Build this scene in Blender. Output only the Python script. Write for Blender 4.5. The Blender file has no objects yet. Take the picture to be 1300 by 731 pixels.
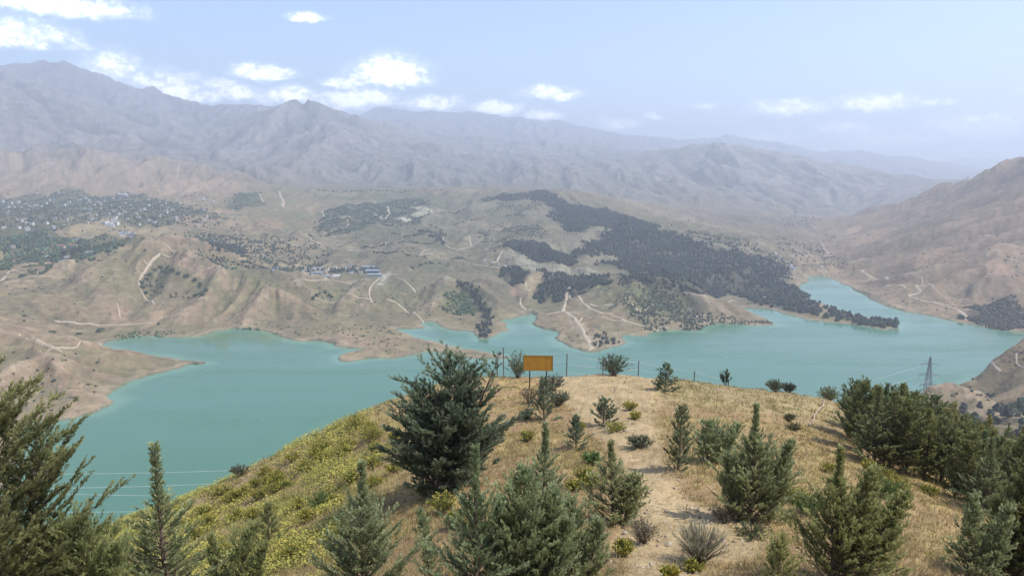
import bpy, math, random
import numpy as np

random.seed(7)
RNG = np.random.default_rng(7)
scene = bpy.context.scene
COL = scene.collection
R = math.radians

# ------------------------------------------------------------------ camera geometry
W_PX, H_PX, F_PX = 1300.0, 731.0, 950.0
PITCH = R(8.4)
CP, SP = math.cos(PITCH), math.sin(PITCH)
LAKE_Z = -250.0


def ray(u, v):
    """World direction seen at a photograph pixel."""
    r = (u - W_PX / 2) / F_PX
    k = (H_PX / 2 - v) / F_PX
    return np.array([r, CP + k * SP, k * CP - SP])


def P(u, v, d):
    """World point at a photograph pixel, d metres ahead of the viewpoint."""
    q = ray(u, v)
    return q * (d / q[1])


def on_lake(u, v):
    q = ray(u, v)
    return q * (LAKE_Z / q[2])


# ------------------------------------------------------------------ numpy noise
def hash01(ix, iy, seed):
    h = (ix.astype(np.int64) * 374761393 + iy.astype(np.int64) * 668265263 + seed * 1274126177) & 0xFFFFFFFF
    h = ((h ^ (h >> 13)) * 1274126177) & 0xFFFFFFFF
    h = ((h ^ (h >> 16)) * 2246822519) & 0xFFFFFFFF
    return ((h ^ (h >> 15)) & 0xFFFFFF).astype(np.float32) / 16777216.0


def vnoise(x, y, seed=0):
    ix, iy = np.floor(x), np.floor(y)
    fx, fy = x - ix, y - iy
    fx = fx * fx * fx * (fx * (fx * 6 - 15) + 10)
    fy = fy * fy * fy * (fy * (fy * 6 - 15) + 10)
    a, b = hash01(ix, iy, seed), hash01(ix + 1, iy, seed)
    c, d = hash01(ix, iy + 1, seed), hash01(ix + 1, iy + 1, seed)
    return (a + (b - a) * fx) * (1 - fy) + (c + (d - c) * fx) * fy


def fbm(x, y, octaves=4, seed=0, gain=0.5):
    s, a, n = 0, 1.0, 0.0
    for o in range(octaves):
        s = s + a * (vnoise(x, y, seed + o * 17) - 0.5)
        n += a
        a *= gain
        x, y = 1.6 * x + 1.2 * y + 3.7, -1.2 * x + 1.6 * y + 9.1
    return s / n * 2


def smooth(a, b, t):
    t = np.clip((t - a) / (b - a), 0, 1)
    return t * t * (3 - 2 * t)


def gully(px, py, dx, dy, seed):
    """Stripes that run along a slope: (value, d/dx, d/dy), in cell units."""
    ix, iy = np.floor(px), np.floor(py)
    fx, fy = px - ix, py - iy
    va = np.zeros_like(px); gx = np.zeros_like(px); gy = np.zeros_like(px); wt = np.zeros_like(px)
    for i in range(-2, 2):
        for j in range(-2, 2):
            hx = hash01(ix - i, iy - j, seed) * 0.5
            hy = hash01(ix - i, iy - j, seed + 5) * 0.5
            qx, qy = fx + i - hx, fy + j - hy
            w = np.exp(-2 * (qx * qx + qy * qy))
            m = (qx * dx + qy * dy) * 6.2832
            va += np.cos(m) * w
            s = -np.sin(m) * w
            gx += s * dx; gy += s * dy
            wt += w
    return va / wt, gx / wt, gy / wt


# ------------------------------------------------------------------ thin plate interpolation
def tps_fit(xy, z, lam=1e-4):
    n = len(xy)
    d2 = ((xy[:, None, :] - xy[None, :, :]) ** 2).sum(-1)
    K = np.where(d2 > 0, 0.5 * d2 * np.log(np.maximum(d2, 1e-20)), 0) + lam * np.eye(n)
    Pm = np.hstack([np.ones((n, 1)), xy])
    A = np.zeros((n + 3, n + 3))
    A[:n, :n] = K; A[:n, n:] = Pm; A[n:, :n] = Pm.T
    return xy, np.linalg.solve(A, np.concatenate([z, np.zeros(3)]))


def tps_eval(fit, q):
    xy, w = fit
    n = len(xy)
    out = np.empty(len(q))
    for s in range(0, len(q), 20000):
        p = q[s:s + 20000]
        d2 = ((p[:, None, :] - xy[None, :, :]) ** 2).sum(-1)
        out[s:s + 20000] = (0.5 * d2 * np.log(np.maximum(d2, 1e-20))) @ w[:n] + w[n] + p @ w[n + 1:]
    return out


def in_poly(x, y, poly):
    x = np.asarray(x); y = np.asarray(y)
    inside = np.zeros(x.shape, bool)
    n = len(poly)
    for i in range(n):
        x1, y1 = poly[i][0], poly[i][1]
        x2, y2 = poly[(i + 1) % n][0], poly[(i + 1) % n][1]
        if y1 == y2:
            continue
        c = ((y1 > y) != (y2 > y)) & (x < (x2 - x1) * (y - y1) / (y2 - y1) + x1)
        inside ^= c
    return inside


def dist_poly(x, y, poly, closed=True):
    best = np.full(x.shape, 1e18)
    n = len(poly)
    for i in range(n if closed else n - 1):
        ax, ay = poly[i][0], poly[i][1]
        bx, by = poly[(i + 1) % n][0], poly[(i + 1) % n][1]
        ex, ey = bx - ax, by - ay
        L = ex * ex + ey * ey + 1e-9
        t = np.clip(((x - ax) * ex + (y - ay) * ey) / L, 0, 1)
        d = (x - ax - t * ex) ** 2 + (y - ay - t * ey) ** 2
        best = np.minimum(best, d)
    return np.sqrt(best)


# ------------------------------------------------------------------ object helpers
def tag(o, label=None, cat=None, group=None, kind=None):
    if label: o['label'] = label
    if cat: o['category'] = cat
    if group: o['group'] = group
    if kind: o['kind'] = kind
    return o


def link(o, parent=None):
    COL.objects.link(o)
    if parent is not None:
        o.parent = parent
    return o


def empty(name, loc=(0, 0, 0), rz=0.0, s=1.0):
    o = bpy.data.objects.new(name, None)
    o.location = loc
    o.rotation_euler = (0, 0, rz)
    o.scale = (s, s, s)
    o.empty_display_size = 0.2
    return link(o)


def np_mesh(name, verts, faces, mat, colors=None, shade_smooth=False):
    """faces: int array (n,3) or (n,4); colors: (nverts,3) linear."""
    verts = np.ascontiguousarray(verts, np.float32)
    faces = np.ascontiguousarray(faces, np.int32)
    me = bpy.data.meshes.new(name)
    me.vertices.add(len(verts))
    me.vertices.foreach_set('co', verts.ravel())
    nf, k = faces.shape
    me.loops.add(nf * k)
    me.loops.foreach_set('vertex_index', faces.ravel())
    me.polygons.add(nf)
    me.polygons.foreach_set('loop_start', np.arange(0, nf * k, k, dtype=np.int32))
    me.polygons.foreach_set('loop_total', np.full(nf, k, np.int32))
    me.polygons.foreach_set('use_smooth', np.full(nf, shade_smooth, bool))
    me.update(calc_edges=True)
    if colors is not None:
        at = me.attributes.new('cover', 'FLOAT_COLOR', 'POINT')
        c = np.ones((len(verts), 4), np.float32)
        c[:, :3] = colors
        at.data.foreach_set('color', c.ravel())
    if mat is not None:
        me.materials.append(mat)
    return me


def mesh_obj(name, verts, faces, mat, parent=None, colors=None, shade_smooth=False):
    return link(bpy.data.objects.new(name, np_mesh(name, verts, faces, mat, colors, shade_smooth)), parent)


class MB:
    """Collects boxes, bars and tubes into one mesh."""
    def __init__(self):
        self.v, self.f = [], []

    def box(self, c, s, rot=None):
        n = len(self.v)
        for dx in (-.5, .5):
            for dy in (-.5, .5):
                for dz in (-.5, .5):
                    p = np.array([dx * s[0], dy * s[1], dz * s[2]])
                    if rot is not None:
                        p = rot @ p
                    self.v.append(tuple(p + np.array(c)))
        for q in ((0, 1, 3, 2), (4, 6, 7, 5), (0, 4, 5, 1), (2, 3, 7, 6), (0, 2, 6, 4), (1, 5, 7, 3)):
            self.f.append(tuple(n + i for i in q))
        return self

    def tube(self, pts, radii, sides=6, caps=True):
        pts = [np.array(p, float) for p in pts]
        if not hasattr(radii, '__len__'):
            radii = [radii] * len(pts)
        n0 = len(self.v)
        for i, p in enumerate(pts):
            t = pts[min(i + 1, len(pts) - 1)] - pts[max(i - 1, 0)]
            t /= np.linalg.norm(t) + 1e-12
            a = np.cross(t, [0.31, 0.95, 0.07] if abs(t[2]) > 0.9 else [0, 0, 1.0])
            a /= np.linalg.norm(a) + 1e-12
            b = np.cross(t, a)
            for k in range(sides):
                w = 2 * math.pi * k / sides
                self.v.append(tuple(p + radii[i] * (math.cos(w) * a + math.sin(w) * b)))
        for i in range(len(pts) - 1):
            for k in range(sides):
                k2 = (k + 1) % sides
                self.f.append((n0 + i * sides + k, n0 + i * sides + k2, n0 + (i + 1) * sides + k2, n0 + (i + 1) * sides + k))
        if caps:
            self.f.append(tuple(n0 + k for k in reversed(range(sides))))
            e = n0 + (len(pts) - 1) * sides
            self.f.append(tuple(e + k for k in range(sides)))
        return self

    def mesh(self, name, mat):
        me = bpy.data.meshes.new(name)
        me.from_pydata(self.v, [], self.f)
        me.update()
        if mat is not None:
            me.materials.append(mat)
        return me

    def build(self, name, mat, parent=None):
        return link(bpy.data.objects.new(name, self.mesh(name, mat)), parent)


# ------------------------------------------------------------------ materials
def new_mat(name):
    m = bpy.data.materials.new(name)
    m.use_nodes = True
    nt = m.node_tree
    return m, nt, nt.nodes['Principled BSDF']


def N(nt, kind, **kw):
    n = nt.nodes.new(kind)
    for k, v in kw.items():
        if k in n.inputs.keys():
            n.inputs[k].default_value = v
        else:
            setattr(n, k, v)
    return n


def noisy_mat(name, c1, c2, scale=4.0, rough=0.8, bump=0.3, detail=5.0, dist=0.02, metal=0.0, use_cover=False, spec=0.3):
    m, nt, b = new_mat(name)
    tc = N(nt, 'ShaderNodeTexCoord')
    nz = N(nt, 'ShaderNodeTexNoise', Scale=scale, Detail=detail)
    nt.links.new(tc.outputs['Object'], nz.inputs['Vector'])
    mx = N(nt, 'ShaderNodeMix', data_type='RGBA')
    mx.inputs['A'].default_value = (*c1, 1)
    mx.inputs['B'].default_value = (*c2, 1)
    rmp = N(nt, 'ShaderNodeMapRange')
    rmp.inputs['From Min'].default_value = 0.35
    rmp.inputs['From Max'].default_value = 0.65
    nt.links.new(nz.outputs['Fac'], rmp.inputs['Value'])
    nt.links.new(rmp.outputs['Result'], mx.inputs['Factor'])
    out = mx.outputs['Result']
    if use_cover:
        at = N(nt, 'ShaderNodeAttribute', attribute_name='cover')
        mul = N(nt, 'ShaderNodeMix', data_type='RGBA', blend_type='MULTIPLY')
        mul.inputs['Factor'].default_value = 1
        nt.links.new(at.outputs['Color'], mul.inputs['A'])
        nt.links.new(out, mul.inputs['B'])
        out = mul.outputs['Result']
    nt.links.new(out, b.inputs['Base Color'])
    b.inputs['Roughness'].default_value = rough
    b.inputs['Metallic'].default_value = metal
    b.inputs['Specular IOR Level'].default_value = spec
    if bump:
        bp = N(nt, 'ShaderNodeBump', Strength=bump, Distance=dist)
        nt.links.new(nz.outputs['Fac'], bp.inputs['Height'])
        nt.links.new(bp.outputs['Normal'], b.inputs['Normal'])
    return m
HAZE_COL = (0.815, 0.88, 1.0)
HAZE_DENS = 0.000158
HAZE_ANI = 0.34
SUN_E = 3.6
SKY_S = 0.14
CLOUD_B = 16.5
EXPO = 0.80
# ------------------------------------------------------------------ lake outline (traced, then laid on the water level)
SHORE_PX = [(27, 538), (60, 534), (91, 531), (110, 527), (131, 520), (145, 511), (136, 502), (145, 494), (163, 484), (199, 475),
            (227, 469), (240, 463.5), (256, 462), (250, 459.5), (231, 459), (208, 453), (181, 451), (156, 452), (143, 447), (126, 438), (136, 432.6), (163, 429),
            (195, 426), (226, 428), (254, 427), (264, 424), (272, 421), (299, 418), (333, 419), (345, 423), (358, 427), (372, 432), (385, 434), (401, 432), (415, 434),
            (428, 438), (440, 441), (463, 443), (452, 445), (436, 449.5), (431, 455), (434, 459), (446, 459), (472, 454), (502, 455.5), (524, 452), (535, 446.5),
            (548, 446), (565, 449), (585, 453), (602, 456), (635, 456.5), (650, 454), (616, 448), (587, 444), (557, 436), (535, 431), (518, 425), (500, 417.5),
            (512, 416), (528, 417), (541, 417), (537, 410.6), (545, 408), (554, 407.6), (559, 412), (565, 417), (577, 419.5), (587, 420), (603, 421), (607, 425), (609, 431), (624, 428),
            (646, 418), (640, 413), (636, 407), (648, 404.5), (661, 402), (672, 397.6), (681, 401), (675, 410.6), (690, 418), (709, 421), (703, 427), (703, 431), (716, 438),
            (735, 444.5), (749, 447), (768, 444), (784, 439), (795, 434.6), (788, 428), (790, 424), (806, 426), (822, 428), (823, 424), (831, 420.5), (866, 419.5),
            (887, 420), (893, 414.5), (910, 411), (931, 410.5), (950, 413), (984, 412.5), (971, 404.5), (944, 397.5), (920, 391), (945, 391.5), (975, 392.5), (1000, 399), (1019, 404.5),
            (1045, 409), (1089, 413), (1124, 419), (1141, 417.5), (1142, 410), (1120, 407), (1098, 404), (1063, 393), (1040, 384), (1028, 379.5),
            (1012, 369), (1018, 362), (1025, 357.6), (1028, 351.5), (1040, 350.5), (1054, 354), (1066, 358), (1080, 365), (1106, 380), (1126, 388), (1146, 395), (1176, 400),
            (1207, 407), (1222, 411), (1240, 413), (1264, 419), (1300, 422.5)]
SHORE = [tuple(on_lake(u, v)[:2]) for u, v in SHORE_PX]
SHORE += [(950, 1170), (1150, 1120), (1500, 1050), (1700, 900), (1500, 800), (1250, 860), (1000, 985), (800, 1030), (690, 990), (620, 930), (545, 880)]
SHORE += [tuple(on_lake(u, v)[:2]) for u, v in [(1212, 494), (1208, 500)]]
SHORE += [(440, 800), (330, 700), (200, 590), (60, 510), (-60, 455), (-160, 420), (-250, 400), (-330, 420), (-385, 520), (-440, 640)]
SHORE = np.array(SHORE)

# ------------------------------------------------------------------ the near hill (u, v, metres ahead)
NEAR = [(640, 731, 18), (640, 680, 21.5), (640, 640, 25.5), (640, 600, 31), (690, 540, 41), (690, 495, 53), (690, 479, 58),
        (900, 731, 17), (900, 650, 24), (900, 580, 33), (880, 520, 46), (880, 487, 58), (780, 474, 58), (780, 600, 31),
        (1150, 731, 18), (1100, 640, 27), (1060, 560, 40), (1040, 505, 58), (960, 494, 58), (960, 560, 37),
        (1300, 731, 22), (1250, 640, 33), (1150, 585, 45), (1120, 540, 60), (1300, 590, 50), (1220, 545, 68),
        (500, 731, 20), (500, 640, 29), (520, 560, 41), (540, 500, 53),
        (400, 731, 23), (400, 640, 35), (430, 570, 46), (470, 519, 53), (590, 480, 57), (350, 580, 52), (420, 545, 52),
        (250, 731, 29), (250, 680, 39), (290, 613, 53), (200, 648, 52), (160, 664, 52), (100, 731, 36), (0, 731, 34), (60, 690, 46), (-60, 720, 44)]
near_pts = [P(*q) for q in NEAR]
# beyond the brow the ground drops under the line of sight
for u, v, d in [(690, 479, 58), (880, 487, 58), (780, 474, 58), (1040, 505, 58), (960, 494, 58), (1120, 540, 60), (1220, 545, 68), (470, 519, 53), (590, 480, 57),
                (350, 580, 52), (290, 613, 53), (200, 648, 52), (160, 664, 52), (60, 690, 46), (-60, 720, 44), (1300, 560, 62)]:
    for dd, drop in ((8, 1.6), (20, 7), (45, 20), (90, 46), (150, 75)):
        q = P(u, v, d + dd)
        near_pts.append(q - np.array([0, 0, drop]))
near_pts += [np.array(p, float) for p in [(0, 0, -3.8), (0, 8, -6.2), (-15, 0, -5.5), (15, 0, -5), (-12, 14, -9.8), (12, 10, -7.6), (0, -20, 1.5), (-40, -20, -3), (40, -20, -2),
                                          (0, -60, 7), (-60, 0, -20), (60, 0, -14), (40, 22, -13), (-40, 25, -22), (70, 40, -28), (-70, 40, -44), (-110, 20, -55), (120, 30, -45), (-100, -60, -20), (100, -60, -18)]]
near_pts = np.array(near_pts)
NEAR_FIT = tps_fit(near_pts[:, :2], near_pts[:, 2], lam=2.0)

# ------------------------------------------------------------------ the valley and the mountains (u, v, metres ahead)
FAR = []
def far(d, *uv):
    for u, v in uv:
        FAR.append((u, v, d))
far(8500, (-260, 110), (-120, 98), (-40, 88), (0, 85), (25, 81), (65, 76), (85, 77), (110, 90), (150, 103), (170, 114), (215, 116), (260, 133), (300, 129))
far(8200, (330, 133))
far(6600, (350, 138), (390, 129), (415, 140), (445, 147))
far(13000, (480, 133), (520, 142), (550, 145), (580, 140), (620, 147), (650, 153), (680, 150), (725, 158), (760, 167), (795, 173), (830, 170), (860, 173), (900, 172), (920, 170))
far(12500, (950, 178), (990, 181), (1020, 189), (1045, 193), (1070, 188), (1090, 188), (1130, 202), (1150, 209), (1180, 214), (1225, 229), (1290, 245), (1400, 240))
FAR += [(850, 188, 6800), (885, 182, 6600), (930, 185, 6400), (975, 205, 6000), (1020, 220, 5600), (1060, 236, 5200), (1100, 248, 4800), (800, 195, 6500)]
far(18500, (1180, 214), (1200, 205), (1230, 197), (1245, 200), (1275, 212), (1310, 220), (1100, 222), (1400, 215))
# slopes and spurs in front of the main ridge
FAR += [(-150, 112, 6700), (-60, 100, 6600), (0, 98, 6500), (30, 112, 6300), (65, 122, 6200), (90, 145, 5900), (130, 170, 5400), (165, 192, 4900),
        (60, 112, 7600), (120, 130, 7300), (200, 172, 6400), (250, 188, 5500), (285, 203, 4900), (300, 160, 7000), (250, 150, 7300),
        (400, 172, 5500), (420, 205, 4700), (350, 200, 4900), (330, 175, 5700), (450, 190, 5300), (470, 160, 6600), (520, 182, 6300), (500, 168, 7400), (560, 165, 9500), (600, 172, 8200), (640, 168, 10000), (700, 178, 8200), (760, 178, 10000), (480, 150, 9800), (580, 200, 5700),
        (650, 205, 5600), (720, 208, 5700), (790, 215, 5300), (880, 215, 5200), (950, 235, 4800), (1000, 245, 4700), (1100, 225, 7000), (1170, 240, 7000), (760, 195, 6700),
        (450, 228, 4300), (550, 222, 4500), (650, 226, 4500), (750, 234, 4400), (850, 245, 4300), (930, 257, 4200), (1000, 268, 4200), (1050, 262, 4700), (1100, 262, 4500)]
# brown hills behind the village
FAR += [(-120, 205, 4000), (0, 206, 4000), (37, 198, 4100), (92, 190, 4200), (129, 195, 4200), (166, 202, 4200), (236, 204, 4200), (266, 213, 4000), (281, 228, 3700), (330, 232, 3800),
        (0, 228, 3550), (90, 222, 3700), (180, 225, 3700), (240, 228, 3700),
        (-100, 250, 3200), (0, 249, 3200), (100, 248, 3250), (200, 246, 3300), (260, 248, 3200), (310, 246, 3300), (390, 238, 3600), (390, 250, 3200)]
# village and left hills
FAR += [(-100, 290, 2100), (0, 290, 2100), (100, 281, 2250), (200, 276, 2350), (0, 265, 2700), (150, 262, 2750), (250, 268, 2600), (0, 320, 1800), (80, 331, 1700), (140, 305, 1950), (-100, 330, 1750),
        (190, 306, 1650), (165, 315, 1600), (240, 323, 1560), (300, 346, 1450), (350, 376, 1330), (130, 335, 1500), (210, 350, 1450), (260, 375, 1350), (220, 395, 1310), (160, 370, 1380), (300, 390, 1310),
        (100, 345, 1480), (0, 348, 1480), (60, 378, 1310), (0, 395, 1220), (130, 402, 1270), (-100, 380, 1300), (40, 412, 1180),
        (0, 425, 960), (-100, 420, 950), (60, 440, 930), (0, 460, 870), (60, 475, 860), (0, 500, 800), (60, 510, 790), (120, 452, 950), (170, 460, 960), (-100, 500, 780)]
# terraces and middle hills
FAR += [(300, 322, 1850), (340, 345, 1650), (400, 352, 1600), (300, 300, 2100), (380, 310, 2020), (400, 330, 1800), (360, 275, 2600), (420, 285, 2400), (330, 262, 2850),
        (450, 350, 1600), (450, 325, 1850), (450, 300, 2150), (450, 270, 2700), (450, 248, 3250), (500, 380, 1400), (470, 395, 1340), (530, 350, 1620), (530, 300, 2150), (530, 270, 2700), (530, 250, 3150),
        (400, 385, 1360), (380, 400, 1290), (340, 395, 1290), (430, 424, 1150), (480, 420, 1180), (390, 420, 1180),
        (590, 238, 3450), (560, 246, 3250), (625, 245, 3250), (600, 262, 2800), (600, 285, 2400), (600, 310, 2050), (600, 335, 1750), (560, 380, 1420), (560, 330, 1800),
        (600, 362, 1490), (618, 375, 1430), (630, 395, 1350), (580, 390, 1390), (650, 365, 1550), (660, 385, 1420), (700, 385, 1420),
        (690, 243, 3100), (650, 247, 3100), (740, 255, 2900), (800, 270, 2700), (860, 283, 2480), (950, 310, 2150), (1000, 336, 1950),
        (700, 270, 2600), (680, 290, 2250), (720, 310, 2000), (650, 310, 2000), (760, 300, 2150), (820, 310, 2080), (880, 325, 1950), (650, 335, 1780), (710, 338, 1720), (780, 335, 1780), (850, 350, 1680), (930, 355, 1680), (970, 365, 1650),
        (720, 367, 1490), (760, 365, 1480), (800, 357, 1430), (845, 362, 1410), (880, 375, 1390), (920, 392, 1320), (850, 390, 1310), (780, 390, 1330), (725, 396, 1330), (800, 405, 1260),
        (745, 428, 1160), (730, 415, 1210), (900, 368, 1640), (890, 380, 1530)]
# river valley and the hill on the right
FAR += [(900, 287, 2950), (960, 292, 2900), (1000, 302, 2650), (1020, 322, 2300), (1000, 278, 3500), (1060, 302, 2800), (1040, 335, 2120), (900, 265, 3800),
        (1130, 330, 1950), (1200, 330, 1800), (1300, 330, 1620), (1300, 375, 1400), (1200, 370, 1500), (1130, 360, 1720), (1250, 390, 1380), (1200, 290, 2200), (1300, 270, 2050), (1250, 250, 2500),
        (1300, 209, 2600), (1260, 222, 2800), (1230, 234, 2950), (1190, 248, 3100), (1160, 260, 3300), (1130, 271, 3500), (1100, 302, 2700), (1120, 285, 3000), (1080, 318, 2350),
        (1400, 175, 2500), (1550, 150, 2300), (1400, 300, 1700), (1500, 390, 1200)]
far_pts = [P(u, v + (4.5 if d >= 6400 else 0) + (5 if d == 8500 and u < 30 else 0), d) for u, v, d in FAR]
far_pts += [np.array(p, float) for p in [
    # dips hidden behind the brown hills, the spur and the ridges
    (-2600, 4800, 60), (-3200, 7400, 560), (-1800, 4700, 70), (-2600, 9800, 500), (0, 16500, 500), (2500, 16500, 300), (-6000, 12500, 300), (-3000, 13000, 500), (5600, 15000, 0), (2400, 8000, 90), (3400, 9500, 120), (2600, 10500, 350), (8000, 21000, -100), (0, 22000, 200), (-9000, 20000, 200), (9500, 14000, -150),
    (700, 3900, -130), (-300, 4000, -60), (1700, 3700, -205),
    # hill near the right shore, with the pylon's spur
    (470, 860, -248)]]
far_pts += [P(1212, 496, 845), P(1225, 482, 830), P(1242, 465.5, 820), P(1273, 453, 830), P(1300, 444, 840), P(1345, 436, 850), P(1240, 500, 740), P(1300, 480, 740), P(1290, 512, 690), P(1230, 514, 700), P(1205, 510, 735),
            P(1178, 506, 745), P(1140, 503, 730), P(1300, 540, 550), P(1220, 537, 570), P(1220, 524, 635), P(1262, 524, 635), P(1310, 524, 635), P(1240, 555, 500), P(1320, 558, 480), P(1100, 512, 700), P(1450, 470, 700), P(1450, 540, 500)]
far_pts += [np.array(p, float) for p in [
    (0, 330, -185), (0, 420, -232), (-150, 330, -200), (150, 420, -205), (300, 500, -205), (-280, 330, -215), (250, 330, -165), (420, 420, -190), (600, 500, -200), (-420, 420, -225), (-520, 500, -215), (-560, 650, -215),
    (100, 230, -120), (-100, 230, -140), (250, 200, -110), (-250, 220, -160), (400, 280, -150),
    (-5000, 1500, 150), (-3000, 800, 0), (-1500, 500, -150), (3000, 1200, 150), (5000, 2500, 450), (1800, 500, -120), (-1200, 0, -60), (1200, 0, -60), (0, -1500, 40), (-3000, -2000, 80), (3000, -2000, 80),
    (-9000, 4000, 500), (9000, 5000, 250), (0, -9000, 200), (-9000, -5000, 200), (9000, -5000, 200), (8000, 9000, -60), (12000, 9000, -60), (-12000, 9000, 300)]]
for s in SHORE[::4]:
    far_pts.append(np.array([s[0], s[1], -248.5]))
far_pts = np.array(far_pts)


def logpolar(x, y):
    return np.stack([np.arctan2(x, y), 0.5 * np.log(x * x + y * y + 1e-6)], -1)


FAR_FIT = tps_fit(logpolar(far_pts[:, 0], far_pts[:, 1]), far_pts[:, 2], lam=2e-5)

# ------------------------------------------------------------------ one polar ground sheet, finer where the view is finer
th_mid = np.arange(-37.5, 37.501, 0.075)
grow = 37.5 + np.cumsum(np.geomspace(0.1, 22, 26))
grow = 37.5 + (grow - 37.5) / (grow[-1] - 37.5) * 142.5
THETA = np.radians(np.concatenate([-grow[::-1], th_mid, grow]))
NT = len(THETA)
def lograd(a, b, k):
    return np.geomspace(a, b, int(math.log(b / a) / k) + 1)[:-1]
RAD = np.concatenate([lograd(.05, 2.5, .12), lograd(2.5, 80, .010), lograd(80, 420, .02), lograd(420, 2700, .0038), lograd(2700, 22000, .0060), [22000.0]])
NR = len(RAD)
# coarse base, then refined by interpolation in index space
ct = np.unique(np.concatenate([np.arange(0, NT, 5), [NT - 1]]))
cr = np.unique(np.concatenate([np.arange(0, NR, 4), [NR - 1]]))
TT, RR = np.meshgrid(THETA[ct], RAD[cr])
cx, cy = (RR * np.sin(TT)).ravel(), (RR * np.cos(TT)).ravel()
w_near = 1 - smooth(95, 230, np.hypot(cx, cy))
zc = np.zeros(len(cx))
mn = w_near > 0
zc_near = np.zeros(len(cx)); zc_far = np.zeros(len(cx))
zc_near[mn] = tps_eval(NEAR_FIT, np.stack([cx[mn], cy[mn]], 1))
zc_near = np.maximum(zc_near, -0.75 * np.hypot(cx, cy) - 3)
mf = w_near < 1
zc_far[mf] = tps_eval(FAR_FIT, logpolar(cx[mf], cy[mf]))
behind = smooth(60, 90, np.abs(np.degrees(np.arctan2(cx, cy))))
zc_far = zc_far * (1 - behind) + np.clip(zc_far, -240, 500) * behind
zc = zc_near * w_near + zc_far * (1 - w_near)
zc = zc.reshape(TT.shape)


def upsample(a, rows, cols):
    """Catmull-Rom along both index axes."""
    def axis(a, idx_src, n):
        t = np.interp(np.arange(n), idx_src, np.arange(len(idx_src)))
        i = np.minimum(t.astype(int), len(idx_src) - 2)
        f = (t - i)[:, None]
        p0, p1 = a[np.maximum(i - 1, 0)], a[i]
        p2, p3 = a[i + 1], a[np.minimum(i + 2, len(idx_src) - 1)]
        return p1 + 0.5 * f * (p2 - p0 + f * (2 * p0 - 5 * p1 + 4 * p2 - p3 + f * (3 * (p1 - p2) + p3 - p0)))
    a = axis(a, rows, NR)
    return axis(a.T.copy(), cols, NT).T


base = upsample(zc, cr, ct)
TT, RR = np.meshgrid(THETA, RAD)
GX, GY = RR * np.sin(TT), RR * np.cos(TT)

# distance to the shore, its edge roughened
sx = GX + 7 * fbm(GX / 45, GY / 45, 3, 31) + 2.5 * fbm(GX / 11, GY / 11, 2, 33)
sy = GY + 9 * fbm(GX / 45, GY / 45, 3, 41) + 2.5 * fbm(GX / 11, GY / 11, 2, 43)
sel = (GY > 340) & (GY < 2050) & (np.abs(GX) < 1900)
SD = np.full(GX.shape, 800.0)
d = dist_poly(sx[sel], sy[sel], SHORE)
SD[sel] = np.where(in_poly(sx[sel], sy[sel], SHORE), -d, d)

# gullies that follow the slope of the base, octave by octave
gz_r = np.gradient(base, axis=0) / np.gradient(RR, axis=0)
gz_t = np.gradient(base, axis=1) / (np.gradient(TT, axis=1) * RR)
sl_x = gz_r * np.sin(TT) + gz_t * np.cos(TT)
sl_y = gz_r * np.cos(TT) - gz_t * np.sin(TT)
slope = np.hypot(sl_x, sl_y)
mount = smooth(3300, 5200, RR)
hills = smooth(420, 620, RR) * (1 - mount)
flat = np.ones(GX.shape)
ux, uy = sl_x / (slope + 0.02), sl_y / (slope + 0.02)
far_sel = RR > 400
ero = np.zeros(GX.shape); acc_x = np.zeros(GX.shape); acc_y = np.zeros(GX.shape)
tot = np.zeros(GX.shape); ridge = np.zeros(GX.shape)
fx, fy = GX[far_sel], GY[far_sel]
wx = fx + 60 * fbm(fx / 320, fy / 320, 3, 51)
wy = fy + 60 * fbm(fx / 320, fy / 320, 3, 61)
steep = smooth(0.02, 0.22, slope[far_sel])
ax_ = np.zeros(fx.shape); ay_ = np.zeros(fx.shape); hh = np.zeros(fx.shape); rd = np.zeros(fx.shape)
m_, h_ = mount[far_sel], hills[far_sel]
bhill = smooth(3250, 3700, np.hypot(fx, fy)) * smooth(4700, 4200, np.hypot(fx, fy)) * smooth(-.26, -.36, np.arctan2(fx, fy))
right_hill = smooth(600, 1000, fx) * smooth(1200, 1500, fy)
for wl, am, ah in ((1500, 62, 0), (700, 58, 0), (330, 34, 9), (160, 27, 19), (78, 12, 11.5), (38, 5.0, 4.8), (18, 1.5, 1.6)):
    dx_, dy_ = ux[far_sel] + ax_, uy[far_sel] + ay_
    nn = np.hypot(dx_, dy_) + 0.35
    v_, gx_, gy_ = gully(wx / wl, wy / wl, -dy_ / nn, dx_ / nn, int(wl))
    a_ = am * m_ + ah * h_ * (1 + 0.7 * right_hill) + bhill * (.22 * wl * (wl < 400) * (wl > 60) * .45)
    hh += v_ * a_ * (0.25 + 0.75 * steep)
    rd += v_ * (a_ / (a_ + 6)) * steep
    ax_ += gx_ * 0.55; ay_ += gy_ * 0.55
hh += (m_ * 30 * fbm(fx / 420, fy / 420, 6, 71, .5)) + h_ * (6 * fbm(fx / 130, fy / 130, 5, 75) + 1.2 * fbm(fx / 16, fy / 16, 3, 77))
ero[far_sel] = hh
ridge[far_sel] = rd
damp = smooth(-5, 70, SD) * 0.9 + 0.1 * smooth(0, 20, SD)
Z = base + ero * damp
# near hill roughness
nearm = 1 - smooth(120, 300, RR)
Z += nearm * (0.35 * fbm(GX / 5.0, GY / 5.0, 4, 81) + 0.10 * fbm(GX / 0.9, GY / 0.9, 3, 85) + 0.03 * fbm(GX / 0.22, GY / 0.22, 2, 87)) * smooth(2, 10, RR)
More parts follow.
